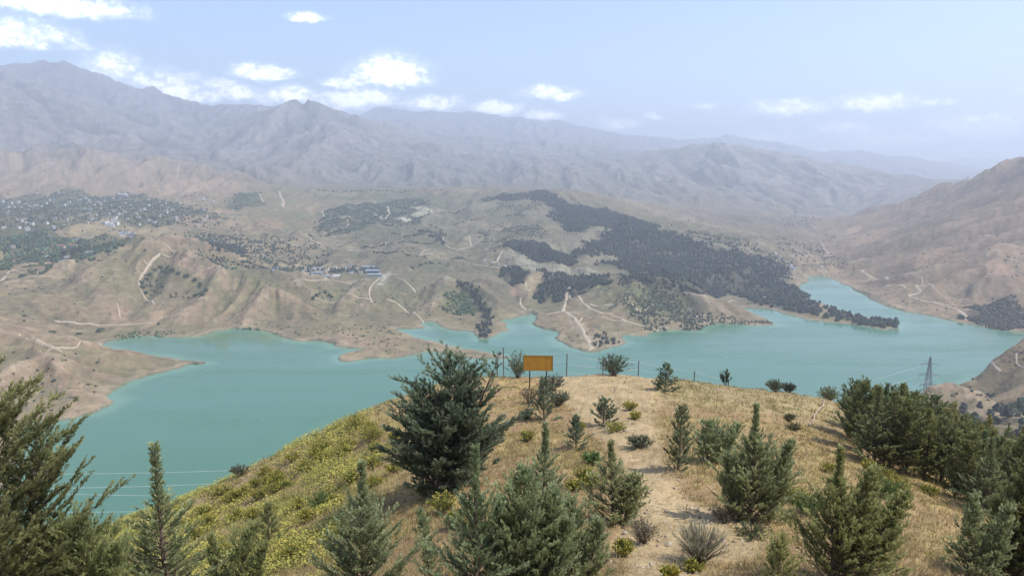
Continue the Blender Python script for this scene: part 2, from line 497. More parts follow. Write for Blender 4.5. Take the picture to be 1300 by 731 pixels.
# shore: land above the water, bed below
land = np.maximum(Z, LAKE_Z + 1.0)
bluff = LAKE_Z + 0.25 + np.maximum(SD, 0) * 0.42 + 4.0 * smooth(0, 9, SD) * (0.7 + 0.6 * fbm(GX / 30, GY / 30, 3, 91))
t = smooth(5, 75, SD)
land = np.where(SD < 90, np.minimum(land, bluff) * (1 - t) + land * t, land)
land = np.maximum(land, LAKE_Z + 0.25 + np.clip(SD, 0, 40) * 0.09)
bed = LAKE_Z - 0.3 - np.minimum(-np.minimum(SD, 0) * 0.35, 14)
Z = np.where(SD > 0, land, bed)
Z = np.where(RR < 330, np.maximum(base + (Z - base), LAKE_Z + 2), Z)


def height(x, y):
    """Ground height at world points, read off the sheet itself."""
    x = np.asarray(x, float); y = np.asarray(y, float)
    r = np.hypot(x, y)
    fi = np.interp(r, RAD, np.arange(NR)); fj = np.interp(np.arctan2(x, y), THETA, np.arange(NT))
    i = np.minimum(fi.astype(int), NR - 2); j = np.minimum(fj.astype(int), NT - 2)
    a, b = fi - i, fj - j
    return (Z[i, j] * (1 - b) + Z[i, j + 1] * b) * (1 - a) + (Z[i + 1, j] * (1 - b) + Z[i + 1, j + 1] * b) * a


_RS = np.geomspace(6, 21500, 5400)
def at(u, v, rmin=6.0):
    """Where the line of sight through a photograph pixel meets the ground."""
    q = ray(u, v)
    q = q / math.hypot(q[0], q[1])
    rs = _RS[_RS >= rmin]
    z = height(q[0] * rs, q[1] * rs)
    k = np.argmax(q[2] * rs < z)
    if k == 0:
        k = 1 if q[2] * rs[0] < z[0] else len(rs) - 1
    r0, r1 = rs[k - 1], rs[k]
    e0, e1 = q[2] * r0 - z[k - 1], q[2] * r1 - z[k]
    s = e0 / (e0 - e1) if e0 > e1 else 1.0
    r = r0 + (r1 - r0) * min(max(s, 0), 1)
    return np.array([q[0] * r, q[1] * r, float(height(q[0] * r, q[1] * r))])


def ground_poly(pts, rmin=400):
    return np.array([at(u, v, rmin)[:2] for u, v in pts])
# ------------------------------------------------------------------ land cover: what grows or lies where (albedo per ground vertex)
C = np.zeros(GX.shape + (3,), np.float32)
def rgb(*c): return np.array(c, np.float32)
def lay(mask, col, s=1.0):
    global C
    m = (np.clip(mask, 0, 1) * s)[..., None].astype(np.float32)
    C = C * (1 - m) + col * m

# wobble used to roughen every traced boundary, growing with distance
wob = np.clip(RR / 2000, 0.15, 2.5)
WX = GX + wob * (16 * fbm(GX / 70, GY / 70, 3, 101) + 9 * fbm(GX / 16, GY / 16, 2, 103))
WY = GY + wob * (22 * fbm(GX / 70, GY / 70, 3, 111) + 9 * fbm(GX / 16, GY / 16, 2, 113))


def pmask(pts, rmin=400, soft=0.0, raw=False):
    g = ground_poly(pts, rmin) if not raw else np.array(pts, float)
    pad = 60 + soft
    x0, y0 = g.min(0) - pad; x1, y1 = g.max(0) + pad
    s = (GX > x0) & (GX < x1) & (GY > y0) & (GY < y1)
    out = np.zeros(GX.shape, np.float32)
    if soft > 0:
        d = dist_poly(WX[s], WY[s], g)
        d = np.where(in_poly(WX[s], WY[s], g), d, -d)
        out[s] = smooth(-soft, soft, d)
    else:
        out[s] = in_poly(WX[s], WY[s], g)
    return out

nA = fbm(GX / 260, GY / 260, 5, 121)
nB = fbm(GX / 60, GY / 60, 4, 131)
nC = fbm(GX / 14, GY / 14, 4, 141)
nM = fbm(GX / 900, GY / 900, 5, 151)
TAN, OLIVE, PINK, PALE = rgb(.310, .243, .172), rgb(.198, .185, .112), rgb(.315, .232, .176), rgb(.42, .36, .275)
C[:] = TAN
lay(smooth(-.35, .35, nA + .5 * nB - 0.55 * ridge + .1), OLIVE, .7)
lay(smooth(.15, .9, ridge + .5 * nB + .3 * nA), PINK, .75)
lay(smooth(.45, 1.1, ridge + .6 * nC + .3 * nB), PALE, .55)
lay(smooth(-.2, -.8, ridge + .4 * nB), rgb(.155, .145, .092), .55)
# darker plots, weedy hollows and rubble on the middle slopes
for (pl_, col_, a_) in (([(440, 318), (520, 322), (560, 335), (545, 345), (500, 338), (450, 332)], rgb(.15, .145, .095), .6), ([(560, 335), (640, 345), (660, 372), (640, 392), (610, 372), (580, 355)], rgb(.20, .18, .14), .6), ([(450, 290), (530, 288), (552, 300), (500, 308), (440, 304)], rgb(.175, .165, .12), .6),
                        ([(560, 262), (640, 256), (690, 270), (660, 285), (590, 280)], rgb(.205, .19, .13), .5), ([(320, 395), (372, 388), (395, 405), (380, 420), (345, 415)], rgb(.19, .165, .12), .6), ([(240, 388), (262, 380), (275, 400), (262, 412), (245, 405)], rgb(.19, .165, .115), .6), ([(80, 365), (120, 352), (150, 372), (130, 400), (95, 398)], rgb(.215, .185, .13), .5),
                        ([(440, 395), (520, 392), (540, 408), (500, 414), (450, 408)], rgb(.19, .17, .125), .6), ([(610, 285), (690, 290), (690, 303), (640, 308), (600, 302)], rgb(.165, .165, .105), .5), ([(690, 272), (715, 276), (712, 300), (690, 300)], rgb(.20, .19, .125), .5)):
    lay(pmask(pl_, 900, 22) * smooth(-.5, .1, nB + .5 * nC), col_, a_)
# mountains: grey rock, scree and thin scrub
lay(smooth(3300, 4600, RR), rgb(.195, .178, .158))
lay(mount * smooth(-.3, .4, nM + .4 * nA), rgb(.160, .154, .134), .8)
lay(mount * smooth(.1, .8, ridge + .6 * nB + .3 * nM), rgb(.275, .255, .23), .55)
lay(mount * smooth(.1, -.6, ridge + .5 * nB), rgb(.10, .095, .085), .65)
# brown hills behind the village, warm
bh = pmask([(-60, 250), (-60, 200), (37, 198), (92, 190), (166, 202), (236, 204), (281, 226), (300, 245), (200, 248)], 2500, 120)
lay(bh, rgb(.33, .255, .185), .75)
lay(bh * smooth(-.1, .5, nA - .4 * ridge), rgb(.225, .185, .125), .6)
# green plateau right of the brown hills
lay(pmask([(300, 250), (330, 240), (420, 241), (560, 240), (600, 262), (560, 300), (480, 296), (420, 320), (350, 300), (320, 270)], 1500, 80) * smooth(-.5, .3, nB + nA), rgb(.185, .19, .105), .65)
lay(pmask([(520, 340), (640, 300), (640, 345), (620, 370), (560, 365)], 1000, 40) * smooth(-.4, .4, nB), rgb(.205, .20, .115), .5)
# right hill, rosy brown with dark scrub
rh = right_full = smooth(500, 900, GX - 0.05 * GY) * smooth(1150, 1350, GY) * (1 - mount)
lay(rh, rgb(.262, .198, .152), .75)
lay(rh * smooth(-.15, .35, nA + .5 * nB - .3 * ridge), rgb(.185, .150, .115), .65)
lay(rh * smooth(.25, .6, nB + .4 * nA), rgb(.36, .27, .20), .45)
# green hillsides
lay(pmask([(740, 372), (770, 360), (810, 358), (850, 365), (880, 385), (860, 405), (820, 415), (770, 400), (738, 386)], 1000, 30) * smooth(-.6, .2, nB), rgb(.185, .20, .105), .8)
lay(pmask([(672, 378), (712, 384), (712, 392), (690, 398), (670, 396), (655, 390)], 1000, 15), rgb(.20, .19, .11), .7)
lay(pmask([(555, 372), (590, 362), (606, 380), (600, 398), (570, 396), (556, 386)], 1000, 20) * smooth(-.5, .2, nC), rgb(.12, .15, .07), .75)
lay(pmask([(130, 318), (185, 318), (205, 330), (180, 345), (176, 372), (160, 380), (135, 365), (120, 345)], 900, 30), rgb(.215, .20, .118), .7)
lay(pmask([(200, 336), (235, 340), (265, 355), (300, 385), (290, 392), (262, 372), (215, 350)], 900, 15), rgb(.195, .185, .105), .75)
lay(pmask([(292, 342), (340, 350), (352, 362), (330, 368), (305, 352)], 900, 12), rgb(.19, .20, .10), .7)
lay(pmask([(400, 358), (480, 356), (530, 350), (545, 375), (530, 395), (470, 378), (430, 375)], 900, 25) * smooth(-.6, .3, nB), rgb(.23, .215, .13), .6)
# plantations and village gardens (ground under the trees)
GREENS = {
 'village': [(-60, 252), (0, 251), (60, 249), (120, 248), (180, 247), (240, 262), (290, 278), (280, 289), (240, 285), (200, 290), (150, 279), (90, 284), (75, 295), (100, 302), (150, 301), (188, 305), (165, 312), (130, 319), (105, 332), (85, 333), (65, 334), (58, 325), (30, 318), (0, 322), (-60, 330)],
 'plantation': [(402, 296), (410, 270), (430, 263), (480, 259), (530, 252), (546, 256), (547, 270), (530, 282), (480, 281), (462, 289), (440, 297), (410, 299)],
 'garden': [(300, 246), (330, 243), (334, 262), (312, 262), (300, 270), (290, 262)],
}
for k, g in GREENS.items():
    lay(pmask(g, 900, 12), rgb(.085, .10, .055), .8)
lay(pmask([(80, 288), (150, 283), (190, 290), (240, 292), (235, 300), (150, 298), (100, 301)], 900, 10), rgb(.31, .26, .165), .8)
lay(pmask([(215, 276), (265, 272), (300, 285), (345, 290), (330, 296), (250, 290)], 900, 10), rgb(.34, .265, .19), .8)
lay(pmask([(320, 282), (345, 272), (362, 285), (352, 294), (325, 294)], 900, 10), rgb(.32, .22, .17), .7)
lay(pmask([(60, 272), (110, 268), (112, 276), (80, 281)], 900, 8), rgb(.28, .25, .17), .6)
FOREST = {
 'main': [(668, 246), (680, 243), (696, 243), (706, 249), (722, 259), (740, 262), (769, 265), (783, 271), (820, 283), (851, 296), (876, 304), (901, 313), (925, 319), (952, 326), (986, 332), (1004, 343),
          (1003, 350), (996, 362), (1008, 371), (985, 373), (947, 377), (918, 373), (891, 374), (868, 371), (851, 362), (834, 356), (800, 350), (790, 342), (776, 335), (750, 333), (733, 327), (728, 320), (716, 318), (708, 313),
          (735, 301), (735, 295), (718, 296), (714, 287), (698, 277), (705, 267), (688, 256), (668, 252)],
 'block': [(636, 313), (656, 309), (678, 306), (697, 316), (718, 323), (732, 327), (726, 337), (701, 332), (688, 333), (676, 327), (656, 320)],
 'low_left': [(634, 340), (645, 339), (662, 342), (673, 347), (668, 361), (655, 357), (640, 349)],
 'low_mid': [(681, 342), (700, 346), (720, 350), (752, 350), (779, 358), (762, 363), (744, 362), (742, 373), (732, 376), (722, 372), (716, 374), (708, 382), (691, 381), (676, 376), (686, 364), (694, 352)],
 'low_right': [(779, 349), (800, 352), (840, 360), (862, 372), (850, 371), (820, 362), (785, 358)],
 'cape': [(584, 358), (592, 358), (602, 366), (612, 380), (621, 394), (625, 408), (620, 424), (611, 430), (607, 424), (610, 405), (601, 390), (592, 374), (582, 365)],
 'scrub': [(1228, 396), (1245, 388), (1300, 392), (1360, 395), (1360, 425), (1300, 420), (1262, 416), (1232, 408)],
 'neck': [(940, 376), (975, 372), (1005, 362), (1016, 370), (1030, 381), (1022, 397), (1000, 396), (985, 390), (962, 387)],
 'hilltop': [(610, 252), (640, 246), (668, 247), (664, 254), (640, 256), (615, 257)],
}
for k, g in FOREST.items():
    lay(pmask(g, 900, 10), rgb(.082, .078, .064), .8)
# sparser wood on the shore hill
lay(pmask([(800, 360), (840, 362), (880, 380), (905, 400), (890, 418), (830, 420), (800, 405)], 900, 25) * smooth(-.3, .3, nC), rgb(.13, .125, .085), .7)
# cleared strips, quarries, bare cuts
OPEN = [([(706, 320), (727, 323), (780, 293), (758, 287)], rgb(.30, .255, .19)), ([(708, 311), (716, 300), (740, 294), (752, 287), (757, 289), (735, 305), (722, 313)], rgb(.27, .225, .165)),
        ([(675, 305), (690, 303), (722, 321), (714, 325)], rgb(.31, .27, .19)), ([(738, 328), (755, 322), (784, 324), (776, 334), (748, 335)], rgb(.30, .245, .185)),
        ([(638, 317), (655, 321), (690, 335), (730, 339), (760, 346), (742, 349), (700, 343), (660, 338), (648, 330)], rgb(.40, .36, .28)),
        ([(668, 362), (675, 352), (684, 347), (692, 351), (690, 360), (683, 372), (671, 371)], rgb(.46, .35, .23)), ([(645, 366), (652, 358), (661, 362), (658, 371), (648, 372)], rgb(.38, .24, .19)),
        ([(519, 262), (540, 260), (548, 268), (536, 276), (521, 276), (520, 272), (533, 268)], rgb(.56, .50, .38)), ([(499, 277), (512, 273), (526, 279), (510, 281)], rgb(.60, .55, .45)),
        ([(402, 311), (408, 307), (413, 310), (408, 314)], rgb(.68, .62, .54)), ([(480, 361), (484, 350), (496, 345), (508, 347), (490, 351), (486, 362)], rgb(.62, .56, .47)),
        ([(395, 305), (420, 305), (470, 320), (450, 322), (415, 318)], rgb(.36, .30, .215)), ([(395, 352), (420, 357), (470, 357), (470, 354), (430, 353)], rgb(.42, .33, .25)),
        ([(62, 337), (64, 329), (70, 332), (95, 333), (92, 336)], rgb(.46, .36, .27)), ([(0, 358), (20, 354), (52, 354), (45, 364), (10, 366)], rgb(.40, .32, .23)),
        ([(725, 398), (745, 414), (760, 432), (752, 446), (738, 440), (734, 420), (722, 408)], rgb(.37, .305, .225)),
        ([(985, 392), (968, 396), (952, 386), (962, 376)], rgb(.25, .19, .145)), ([(883, 398), (903, 404), (908, 410), (895, 412)], rgb(.48, .42, .34)), ([(978, 368), (998, 372), (996, 381), (984, 380)], rgb(.30, .27, .17)),
        ([(870, 374), (905, 384), (935, 380), (970, 378), (965, 388), (925, 390), (895, 386)], rgb(.27, .21, .155)),
        ([(135, 388), (150, 378), (160, 395), (165, 410), (150, 418), (140, 412)], rgb(.34, .255, .19)), ([(190, 383), (206, 388), (212, 402), (195, 410), (186, 420), (180, 418), (190, 402)], rgb(.35, .265, .195)),
        ([(208, 322), (240, 322), (272, 340), (300, 368), (285, 365), (255, 345), (225, 335)], rgb(.355, .262, .20)),
        ([(1150, 330), (1190, 310), (1250, 330), (1300, 345), (1300, 355), (1240, 345), (1200, 335)], rgb(.31, .225, .17)), ([(1080, 310), (1110, 295), (1140, 290), (1120, 305), (1090, 318)], rgb(.33, .235, .18))]
for g, col in OPEN:
    lay(pmask(g, 420 if max(q[1] for q in g) > 450 else 900, 6), col, .92)
lay(smooth(20, 5, SD + 6 * nC) * (SD > 0) * (RR > 330), rgb(.36, .30, .225), .65)
lay(smooth(6, 1, SD + 2 * nC) * (SD > 0) * (RR > 330), rgb(.22, .195, .15), .7)
lay((SD < 2) & (RR > 330), rgb(.20, .21, .16))
# small scale tone changes of soil and scrub
def plots(pts, ang, cw, ch, a_):
    m_ = pmask(pts, 900, 40)
    qx, qy = WX * math.cos(ang) + WY * math.sin(ang), -WX * math.sin(ang) + WY * math.cos(ang)
    sh_ = np.floor(qy / ch)
    cxl = qx / cw + hash01(sh_, sh_ * 0, 13) * .8
    hsh = hash01(np.floor(cxl), sh_, 17)
    lay(m_ * (hsh > .62), rgb(.16, .155, .105), a_); lay(m_ * (hsh < .22), rgb(.345, .29, .215), a_)
    edge = np.minimum(np.abs((cxl % 1) - .5) * -1 + .5, (np.abs((qy / ch % 1) - .5) * -1 + .5) * ch / cw)
    lay(m_ * smooth(.09, .03, edge) * (nB > -.25), rgb(.12, .115, .08), a_ * 1.15)
plots([(225, 288), (420, 284), (485, 300), (470, 352), (330, 356), (240, 330)], .25, 75, 34, .5)
plots([(400, 250), (560, 248), (690, 258), (690, 300), (560, 305), (440, 300)], -.35, 130, 80, .42)
plots([(470, 300), (690, 303), (640, 345), (560, 350), (480, 335)], .5, 80, 45, .42)
plots([(-40, 340), (120, 338), (70, 372), (-40, 372)], .1, 80, 45, .3)
plots([(840, 290), (980, 300), (1060, 330), (1000, 335), (900, 315)], .6, 110, 70, .3)
for g, col in OPEN[:9]:
    lay(pmask(g, 900, 6), col, .9)
terr_l = smooth(.35, .9, np.sin(Z * 6.2832 / 4.6 + 2.5 * nB)) * smooth(-.1, .4, fbm(GX / 190, GY / 190, 3, 261)) * hills
lay(terr_l * smooth(.06, .14, slope), rgb(.13, .125, .082), .34)
lay(hills * smooth(.25, .6, fbm(GX / 26, GY / 26, 4, 263) + .3 * nA), rgb(.15, .145, .095), .35)
C *= ((1 + 0.30 * nC + .20 * nB) * .90)[..., None]
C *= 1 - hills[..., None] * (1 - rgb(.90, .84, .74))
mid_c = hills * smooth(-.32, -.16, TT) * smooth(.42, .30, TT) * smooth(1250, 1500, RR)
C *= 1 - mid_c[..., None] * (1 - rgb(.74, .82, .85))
far_dots = hash01(np.floor(GX / (RR * .0022 + 1)), np.floor(GY / (RR * .0040 + 2)), 7)
lay((far_dots > .86) & (RR > 600) & (SD > 10), rgb(.115, .115, .075), .38)

# ---- near hill: bare path, straw, green and yellow patches
isn = RR < 330
g1 = fbm(GX / 3.2, GY / 3.2, 4, 161); g2 = fbm(GX / .7, GY / .7, 4, 171); g3 = fbm(GX / 9, GY / 9, 3, 181); g4 = fbm(GX / .12, GY / .12, 3, 191)
PATH = [at(u, v, 5)[:2] for u, v in [(688, 482), (716, 476), (760, 475), (822, 478), (835, 500), (830, 525), (840, 560), (842, 600), (858, 628), (912, 650), (970, 668), (985, 690), (945, 710), (905, 718), (880, 770), (815, 770), (790, 720), (780, 690), (790, 660), (800, 610), (775, 570), (745, 545), (722, 520), (700, 500)]]
wn = .5
px_, py_ = GX + .7 * g1 + .2 * g2, GY + 1.0 * g1 + .2 * g2
ns = RR < 95
pd = np.zeros(GX.shape)
dd = dist_poly(px_[ns], py_[ns], PATH)
pd[ns] = np.where(in_poly(px_[ns], py_[ns], PATH), dd, -dd)
path_m = np.zeros(GX.shape); path_m[ns] = smooth(-.5, .5, pd[ns])
Cn = np.empty_like(C)
SOIL, STRAW, SAND = rgb(.320, .222, .125), rgb(.345, .262, .128), rgb(.395, .305, .185)
m = smooth(-.35, .35, g1 + .4 * g2)[..., None]
Cn[:] = SOIL * (1 - m) + STRAW * m
left_m = smooth(-1.5, -7, GX + 0.10 * GY + 3 * g3)             # the left flank, greener
m = (left_m * smooth(-.5, .35, g1 + .4 * g3))[..., None]; Cn = Cn * (1 - m) + rgb(.315, .295, .082) * m
m = (left_m * smooth(.1, .6, g3 - .5 * g1))[..., None] * .7; Cn = Cn * (1 - m) + rgb(.31, .225, .135) * m
m = (smooth(44, 50, GY) * smooth(6, 10, GX) * (1 - path_m))[..., None] * .6; Cn = Cn * (1 - m) + rgb(.30, .255, .15) * m
m = (path_m * (.75 + .25 * smooth(-.3, .3, g2)))[..., None]; Cn = Cn * (1 - m) + SAND * m
Cn *= rgb(.88, .86, .80)
Cn *= (1 + .26 * g2 + .16 * g4 + .12 * g3)[..., None]
m = smooth(330, 120, RR)[..., None].astype(np.float32)
C = C * (1 - m) + Cn * m
C = np.clip(C, .02, .8)

# ------------------------------------------------------------------ ground objects
def ground_mat(name, scale, bump, dist):
    m, nt, b = new_mat(name)
    at_ = N(nt, 'ShaderNodeAttribute', attribute_name='cover')
    tc = N(nt, 'ShaderNodeTexCoord')
    nz = N(nt, 'ShaderNodeTexNoise', Scale=scale, Detail=8, Roughness=.65)
    nt.links.new(tc.outputs['Object'], nz.inputs['Vector'])
    rp = N(nt, 'ShaderNodeMapRange')
    rp.inputs['From Min'].default_value = .25; rp.inputs['From Max'].default_value = .75
    rp.inputs['To Min'].default_value = .66; rp.inputs['To Max'].default_value = 1.34
    nt.links.new(nz.outputs['Fac'], rp.inputs['Value'])
    vm = N(nt, 'ShaderNodeVectorMath', operation='SCALE')
    nt.links.new(at_.outputs['Color'], vm.inputs[0]); nt.links.new(rp.outputs['Result'], vm.inputs['Scale'])
    nt.links.new(vm.outputs['Vector'], b.inputs['Base Color'])
    b.inputs['Roughness'].default_value = .95
    b.inputs['Specular IOR Level'].default_value = .1
    bp = N(nt, 'ShaderNodeBump', Strength=bump, Distance=dist)
    nt.links.new(nz.outputs['Fac'], bp.inputs['Height']); nt.links.new(bp.outputs['Normal'], b.inputs['Normal'])
    return m

M_VALLEY = ground_mat('valley_earth', .09, .8, 5.0)
M_HILL = ground_mat('dry_hillside', 9.0, .7, .06)
M_MOUNT = ground_mat('mountain_rock', .013, .9, 30.0)
idx = np.arange(NR * NT).reshape(NR, NT)
allv = np.stack([GX, GY, Z], -1)
k1 = int(np.searchsorted(RAD, 300)); k2 = int(np.searchsorted(RAD, 4600))
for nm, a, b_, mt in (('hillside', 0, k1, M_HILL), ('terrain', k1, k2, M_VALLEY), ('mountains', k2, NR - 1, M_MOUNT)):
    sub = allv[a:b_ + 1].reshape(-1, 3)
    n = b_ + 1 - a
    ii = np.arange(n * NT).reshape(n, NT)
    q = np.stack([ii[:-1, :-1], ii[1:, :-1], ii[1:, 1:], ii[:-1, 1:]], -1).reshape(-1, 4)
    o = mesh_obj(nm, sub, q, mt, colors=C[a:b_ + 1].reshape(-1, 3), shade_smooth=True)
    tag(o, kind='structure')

# ------------------------------------------------------------------ dirt roads as ribbons on the ground
M_ROAD = noisy_mat('pale_dirt_road', (.43, .35, .255), (.34, .275, .20), .15, .95, .3, dist=.2)
ROADS = [(4, [(12, 335), (34, 337), (62, 337)]), (4, [(150, 413), (178, 411), (200, 409)]), (5, [(533, 324), (545, 322)]), (5, [(650, 343), (672, 346), (696, 350), (722, 362)]), (5, [(330, 284), (356, 291), (395, 303), (408, 310)]), (5, [(413, 356), (400, 357), (384, 353)]), (4, [(484, 350), (474, 360), (468, 372), (472, 384)]), (4, [(20, 343), (44, 352), (70, 352)]), (4, [(60, 446), (100, 445), (128, 436)]), (5, [(565, 310), (580, 318), (600, 312)]), (4, [(432, 245), (470, 252), (491, 262)]), (5, [(199, 306), (212, 311), (224, 320), (205, 322)]), (5, [(203, 322), (197, 327), (190, 335), (182, 347), (176, 358), (178, 368), (184, 376), (195, 386)]), (5, [(182, 330), (187, 337), (192, 337)]),
         (8, [(724, 365), (719, 369), (719, 380), (717, 388), (714, 395), (722, 399), (730, 402), (735, 412), (742, 425), (752, 440), (748, 446)]), (6, [(692, 400), (702, 397), (714, 396)]), (5, [(734, 410), (739, 403)]),
         (6, [(722, 373), (740, 385), (770, 398), (800, 410), (836, 420)]), (4, [(716, 396), (735, 399), (760, 402), (790, 407), (812, 412)]), (5, [(750, 386), (800, 387), (840, 386)]),
         (6, [(417, 340), (413, 356)]), (9, [(355, 243), (357, 251), (360, 257), (358, 263)]), (8, [(329, 246), (332, 252), (335, 257)]), (7, [(409, 268), (411, 274), (408, 279)]),
         (11, [(491, 262), (495, 271), (488, 279)]), (8, [(467, 267), (480, 274), (484, 279)]), (7, [(444, 275), (441, 283), (443, 286)]), (7, [(403, 299), (425, 291), (441, 287)]), (6, [(421, 274), (438, 275)]),
         (6, [(560, 298), (563, 305), (565, 310)]), (5, [(545, 316), (538, 319), (533, 324)]), (5, [(596, 300), (598, 312)]), (4, [(545, 322), (580, 330), (600, 335), (640, 342), (650, 343)]), (5, [(638, 317), (632, 329), (628, 335)]), (5, [(661, 378), (660, 386), (668, 394)]),
         (8, [(1043, 340), (1058, 336), (1084, 335)]), (8, [(1094, 343), (1097, 348), (1112, 353), (1127, 355)]), (8, [(1125, 362), (1149, 363), (1166, 368), (1172, 370), (1160, 373), (1151, 375), (1167, 381), (1185, 384), (1203, 387), (1218, 394), (1225, 400), (1227, 407)]),
         (6, [(1042, 308), (1047, 317), (1055, 323)]), (6, [(1044, 340), (1050, 346)]), (5, [(1170, 352), (1180, 360), (1184, 364)]), (5, [(0, 357), (8, 350), (11, 343), (20, 343)]), (5, [(70, 407), (95, 410), (120, 412), (150, 413)]), (4, [(149, 385), (152, 394), (152, 403)]),
         (4, [(20, 422), (40, 430), (60, 440), (80, 446)]), (6, [(985, 322), (999, 333), (1010, 343)]), (4, [(866, 371), (893, 377), (930, 381)]), (5, [(830, 346), (850, 355), (868, 360)]), (5, [(230, 205), (226, 216), (222, 232)]), (8, [(199, 242), (215, 242)]), (5, [(264, 273), (258, 281), (252, 285)]),
         (5, [(490, 380), (510, 388), (530, 400), (541, 414)]), (5, [(505, 353), (520, 362), (528, 372)]), (4, [(400, 378), (440, 372), (470, 380)]),
         (4, [(1290, 448), (1283, 456), (1288, 463), (1300, 467)]), (4, [(1245, 462), (1258, 470), (1270, 472)])]
for wd, pts in ROADS:
    wd = wd * .72 if pts[0][1] > 285 else wd * .85
    g = ground_poly(pts, 420 if max(q[1] for q in pts) > 415 else 900)
    seg = np.hypot(*np.diff(g, axis=0).T)
    s = np.concatenate([[0], np.cumsum(seg)])
    n = max(4, int(s[-1] / 7))
    t = np.linspace(0, s[-1], n)
    cxs = np.interp(t, s, g[:, 0]); cys = np.interp(t, s, g[:, 1])
    for _ in range(3):
        cxs[1:-1] = (cxs[:-2] + 2 * cxs[1:-1] + cxs[2:]) / 4; cys[1:-1] = (cys[:-2] + 2 * cys[1:-1] + cys[2:]) / 4
    tx, ty = np.gradient(cxs), np.gradient(cys)
    ln = np.hypot(tx, ty) + 1e-9
    nx, ny = -ty / ln, tx / ln
    wv2 = wd * .5 * (1 + .5 * fbm(t / 18, t * 0 + wd, 3, int(pts[0][0])))
    rows = []
    for k in (-1, -.33, .33, 1):
        x, y = cxs + nx * wv2 * k, cys + ny * wv2 * k
        rows.append(np.stack([x, y, height(x, y) + (.75 if abs(k) < .9 else .05)], -1))
    vv = np.stack(rows, 1).reshape(-1, 3)
    ii = np.arange(n * 4).reshape(n, 4)
    q = np.stack([ii[:-1, :-1], ii[:-1, 1:], ii[1:, 1:], ii[1:, :-1]], -1).reshape(-1, 4)
    tag(mesh_obj('dirt_road', vv, q[:, ::-1], M_ROAD), kind='structure')
# ------------------------------------------------------------------ trees, bushes and buildings across the valley
PHI = (1 + 5 ** .5) / 2
ICO_V = np.array([(-1, PHI, 0), (1, PHI, 0), (-1, -PHI, 0), (1, -PHI, 0), (0, -1, PHI), (0, 1, PHI), (0, -1, -PHI), (0, 1, -PHI), (PHI, 0, -1), (PHI, 0, 1), (-PHI, 0, -1), (-PHI, 0, 1)]) / math.sqrt(1 + PHI * PHI)
ICO_F = np.array([(0, 11, 5), (0, 5, 1), (0, 1, 7), (0, 7, 10), (0, 10, 11), (1, 5, 9), (5, 11, 4), (11, 10, 2), (10, 7, 6), (7, 1, 8), (3, 9, 4), (3, 4, 2), (3, 2, 6), (3, 6, 8), (3, 8, 9), (4, 9, 5), (2, 4, 11), (6, 2, 10), (8, 6, 7), (9, 8, 1)])


def leaf_mat(name, c1, c2, rough=.7, trans=.18):
    m, nt, b = new_mat(name)
    at_ = N(nt, 'ShaderNodeAttribute', attribute_name='cover')
    oi = N(nt, 'ShaderNodeObjectInfo')
    mx = N(nt, 'ShaderNodeMix', data_type='RGBA')
    mx.inputs['A'].default_value = (*c1, 1); mx.inputs['B'].default_value = (*c2, 1)
    nt.links.new(oi.outputs['Random'], mx.inputs['Factor'])
    mul = N(nt, 'ShaderNodeMix', data_type='RGBA', blend_type='MULTIPLY')
    mul.inputs['Factor'].default_value = 1
    nt.links.new(at_.outputs['Color'], mul.inputs['A']); nt.links.new(mx.outputs['Result'], mul.inputs['B'])
    nt.links.new(mul.outputs['Result'], b.inputs['Base Color'])
    b.inputs['Roughness'].default_value = rough
    b.inputs['Specular IOR Level'].default_value = .25
    if trans:
        tr = N(nt, 'ShaderNodeBsdfTranslucent')
        nt.links.new(mul.outputs['Result'], tr.inputs['Color'])
        ms = N(nt, 'ShaderNodeMixShader')
        ms.inputs['Fac'].default_value = trans
        nt.links.new(b.outputs['BSDF'], ms.inputs[1]); nt.links.new(tr.outputs['BSDF'], ms.inputs[2])
        nt.links.new(ms.outputs['Shader'], nt.nodes['Material Output'].inputs['Surface'])
    return m

M_FARLEAF = leaf_mat('far_foliage', (.9, .95, .9), (1.1, 1.05, 1.0), .85, 0)


def blobs(pos, hgt, wid, rng, jit=.28):
    """One jittered clump per tree: pos (n,3) at the foot."""
    n = len(pos)
    v = ICO_V[None] * (1 + jit * rng.uniform(-1, 1, (n, 12, 1))) + .12 * rng.normal(size=(n, 12, 3))
    a = rng.uniform(0, 6.28, n); ca, sa = np.cos(a)[:, None], np.sin(a)[:, None]
    x, y = v[..., 0] * ca - v[..., 1] * sa, v[..., 0] * sa + v[..., 1] * ca
    taper = 1 - .42 * np.clip(v[..., 2], -.2, 1)
    out = np.stack([x * wid[:, None] * .5 * taper, y * wid[:, None] * .5 * taper, (v[..., 2] + .80) * hgt[:, None] * .55], -1) + pos[:, None, :]
    f = ICO_F[None] + (np.arange(n) * 12)[:, None, None]
    return out.reshape(-1, 3), f.reshape(-1, 3)


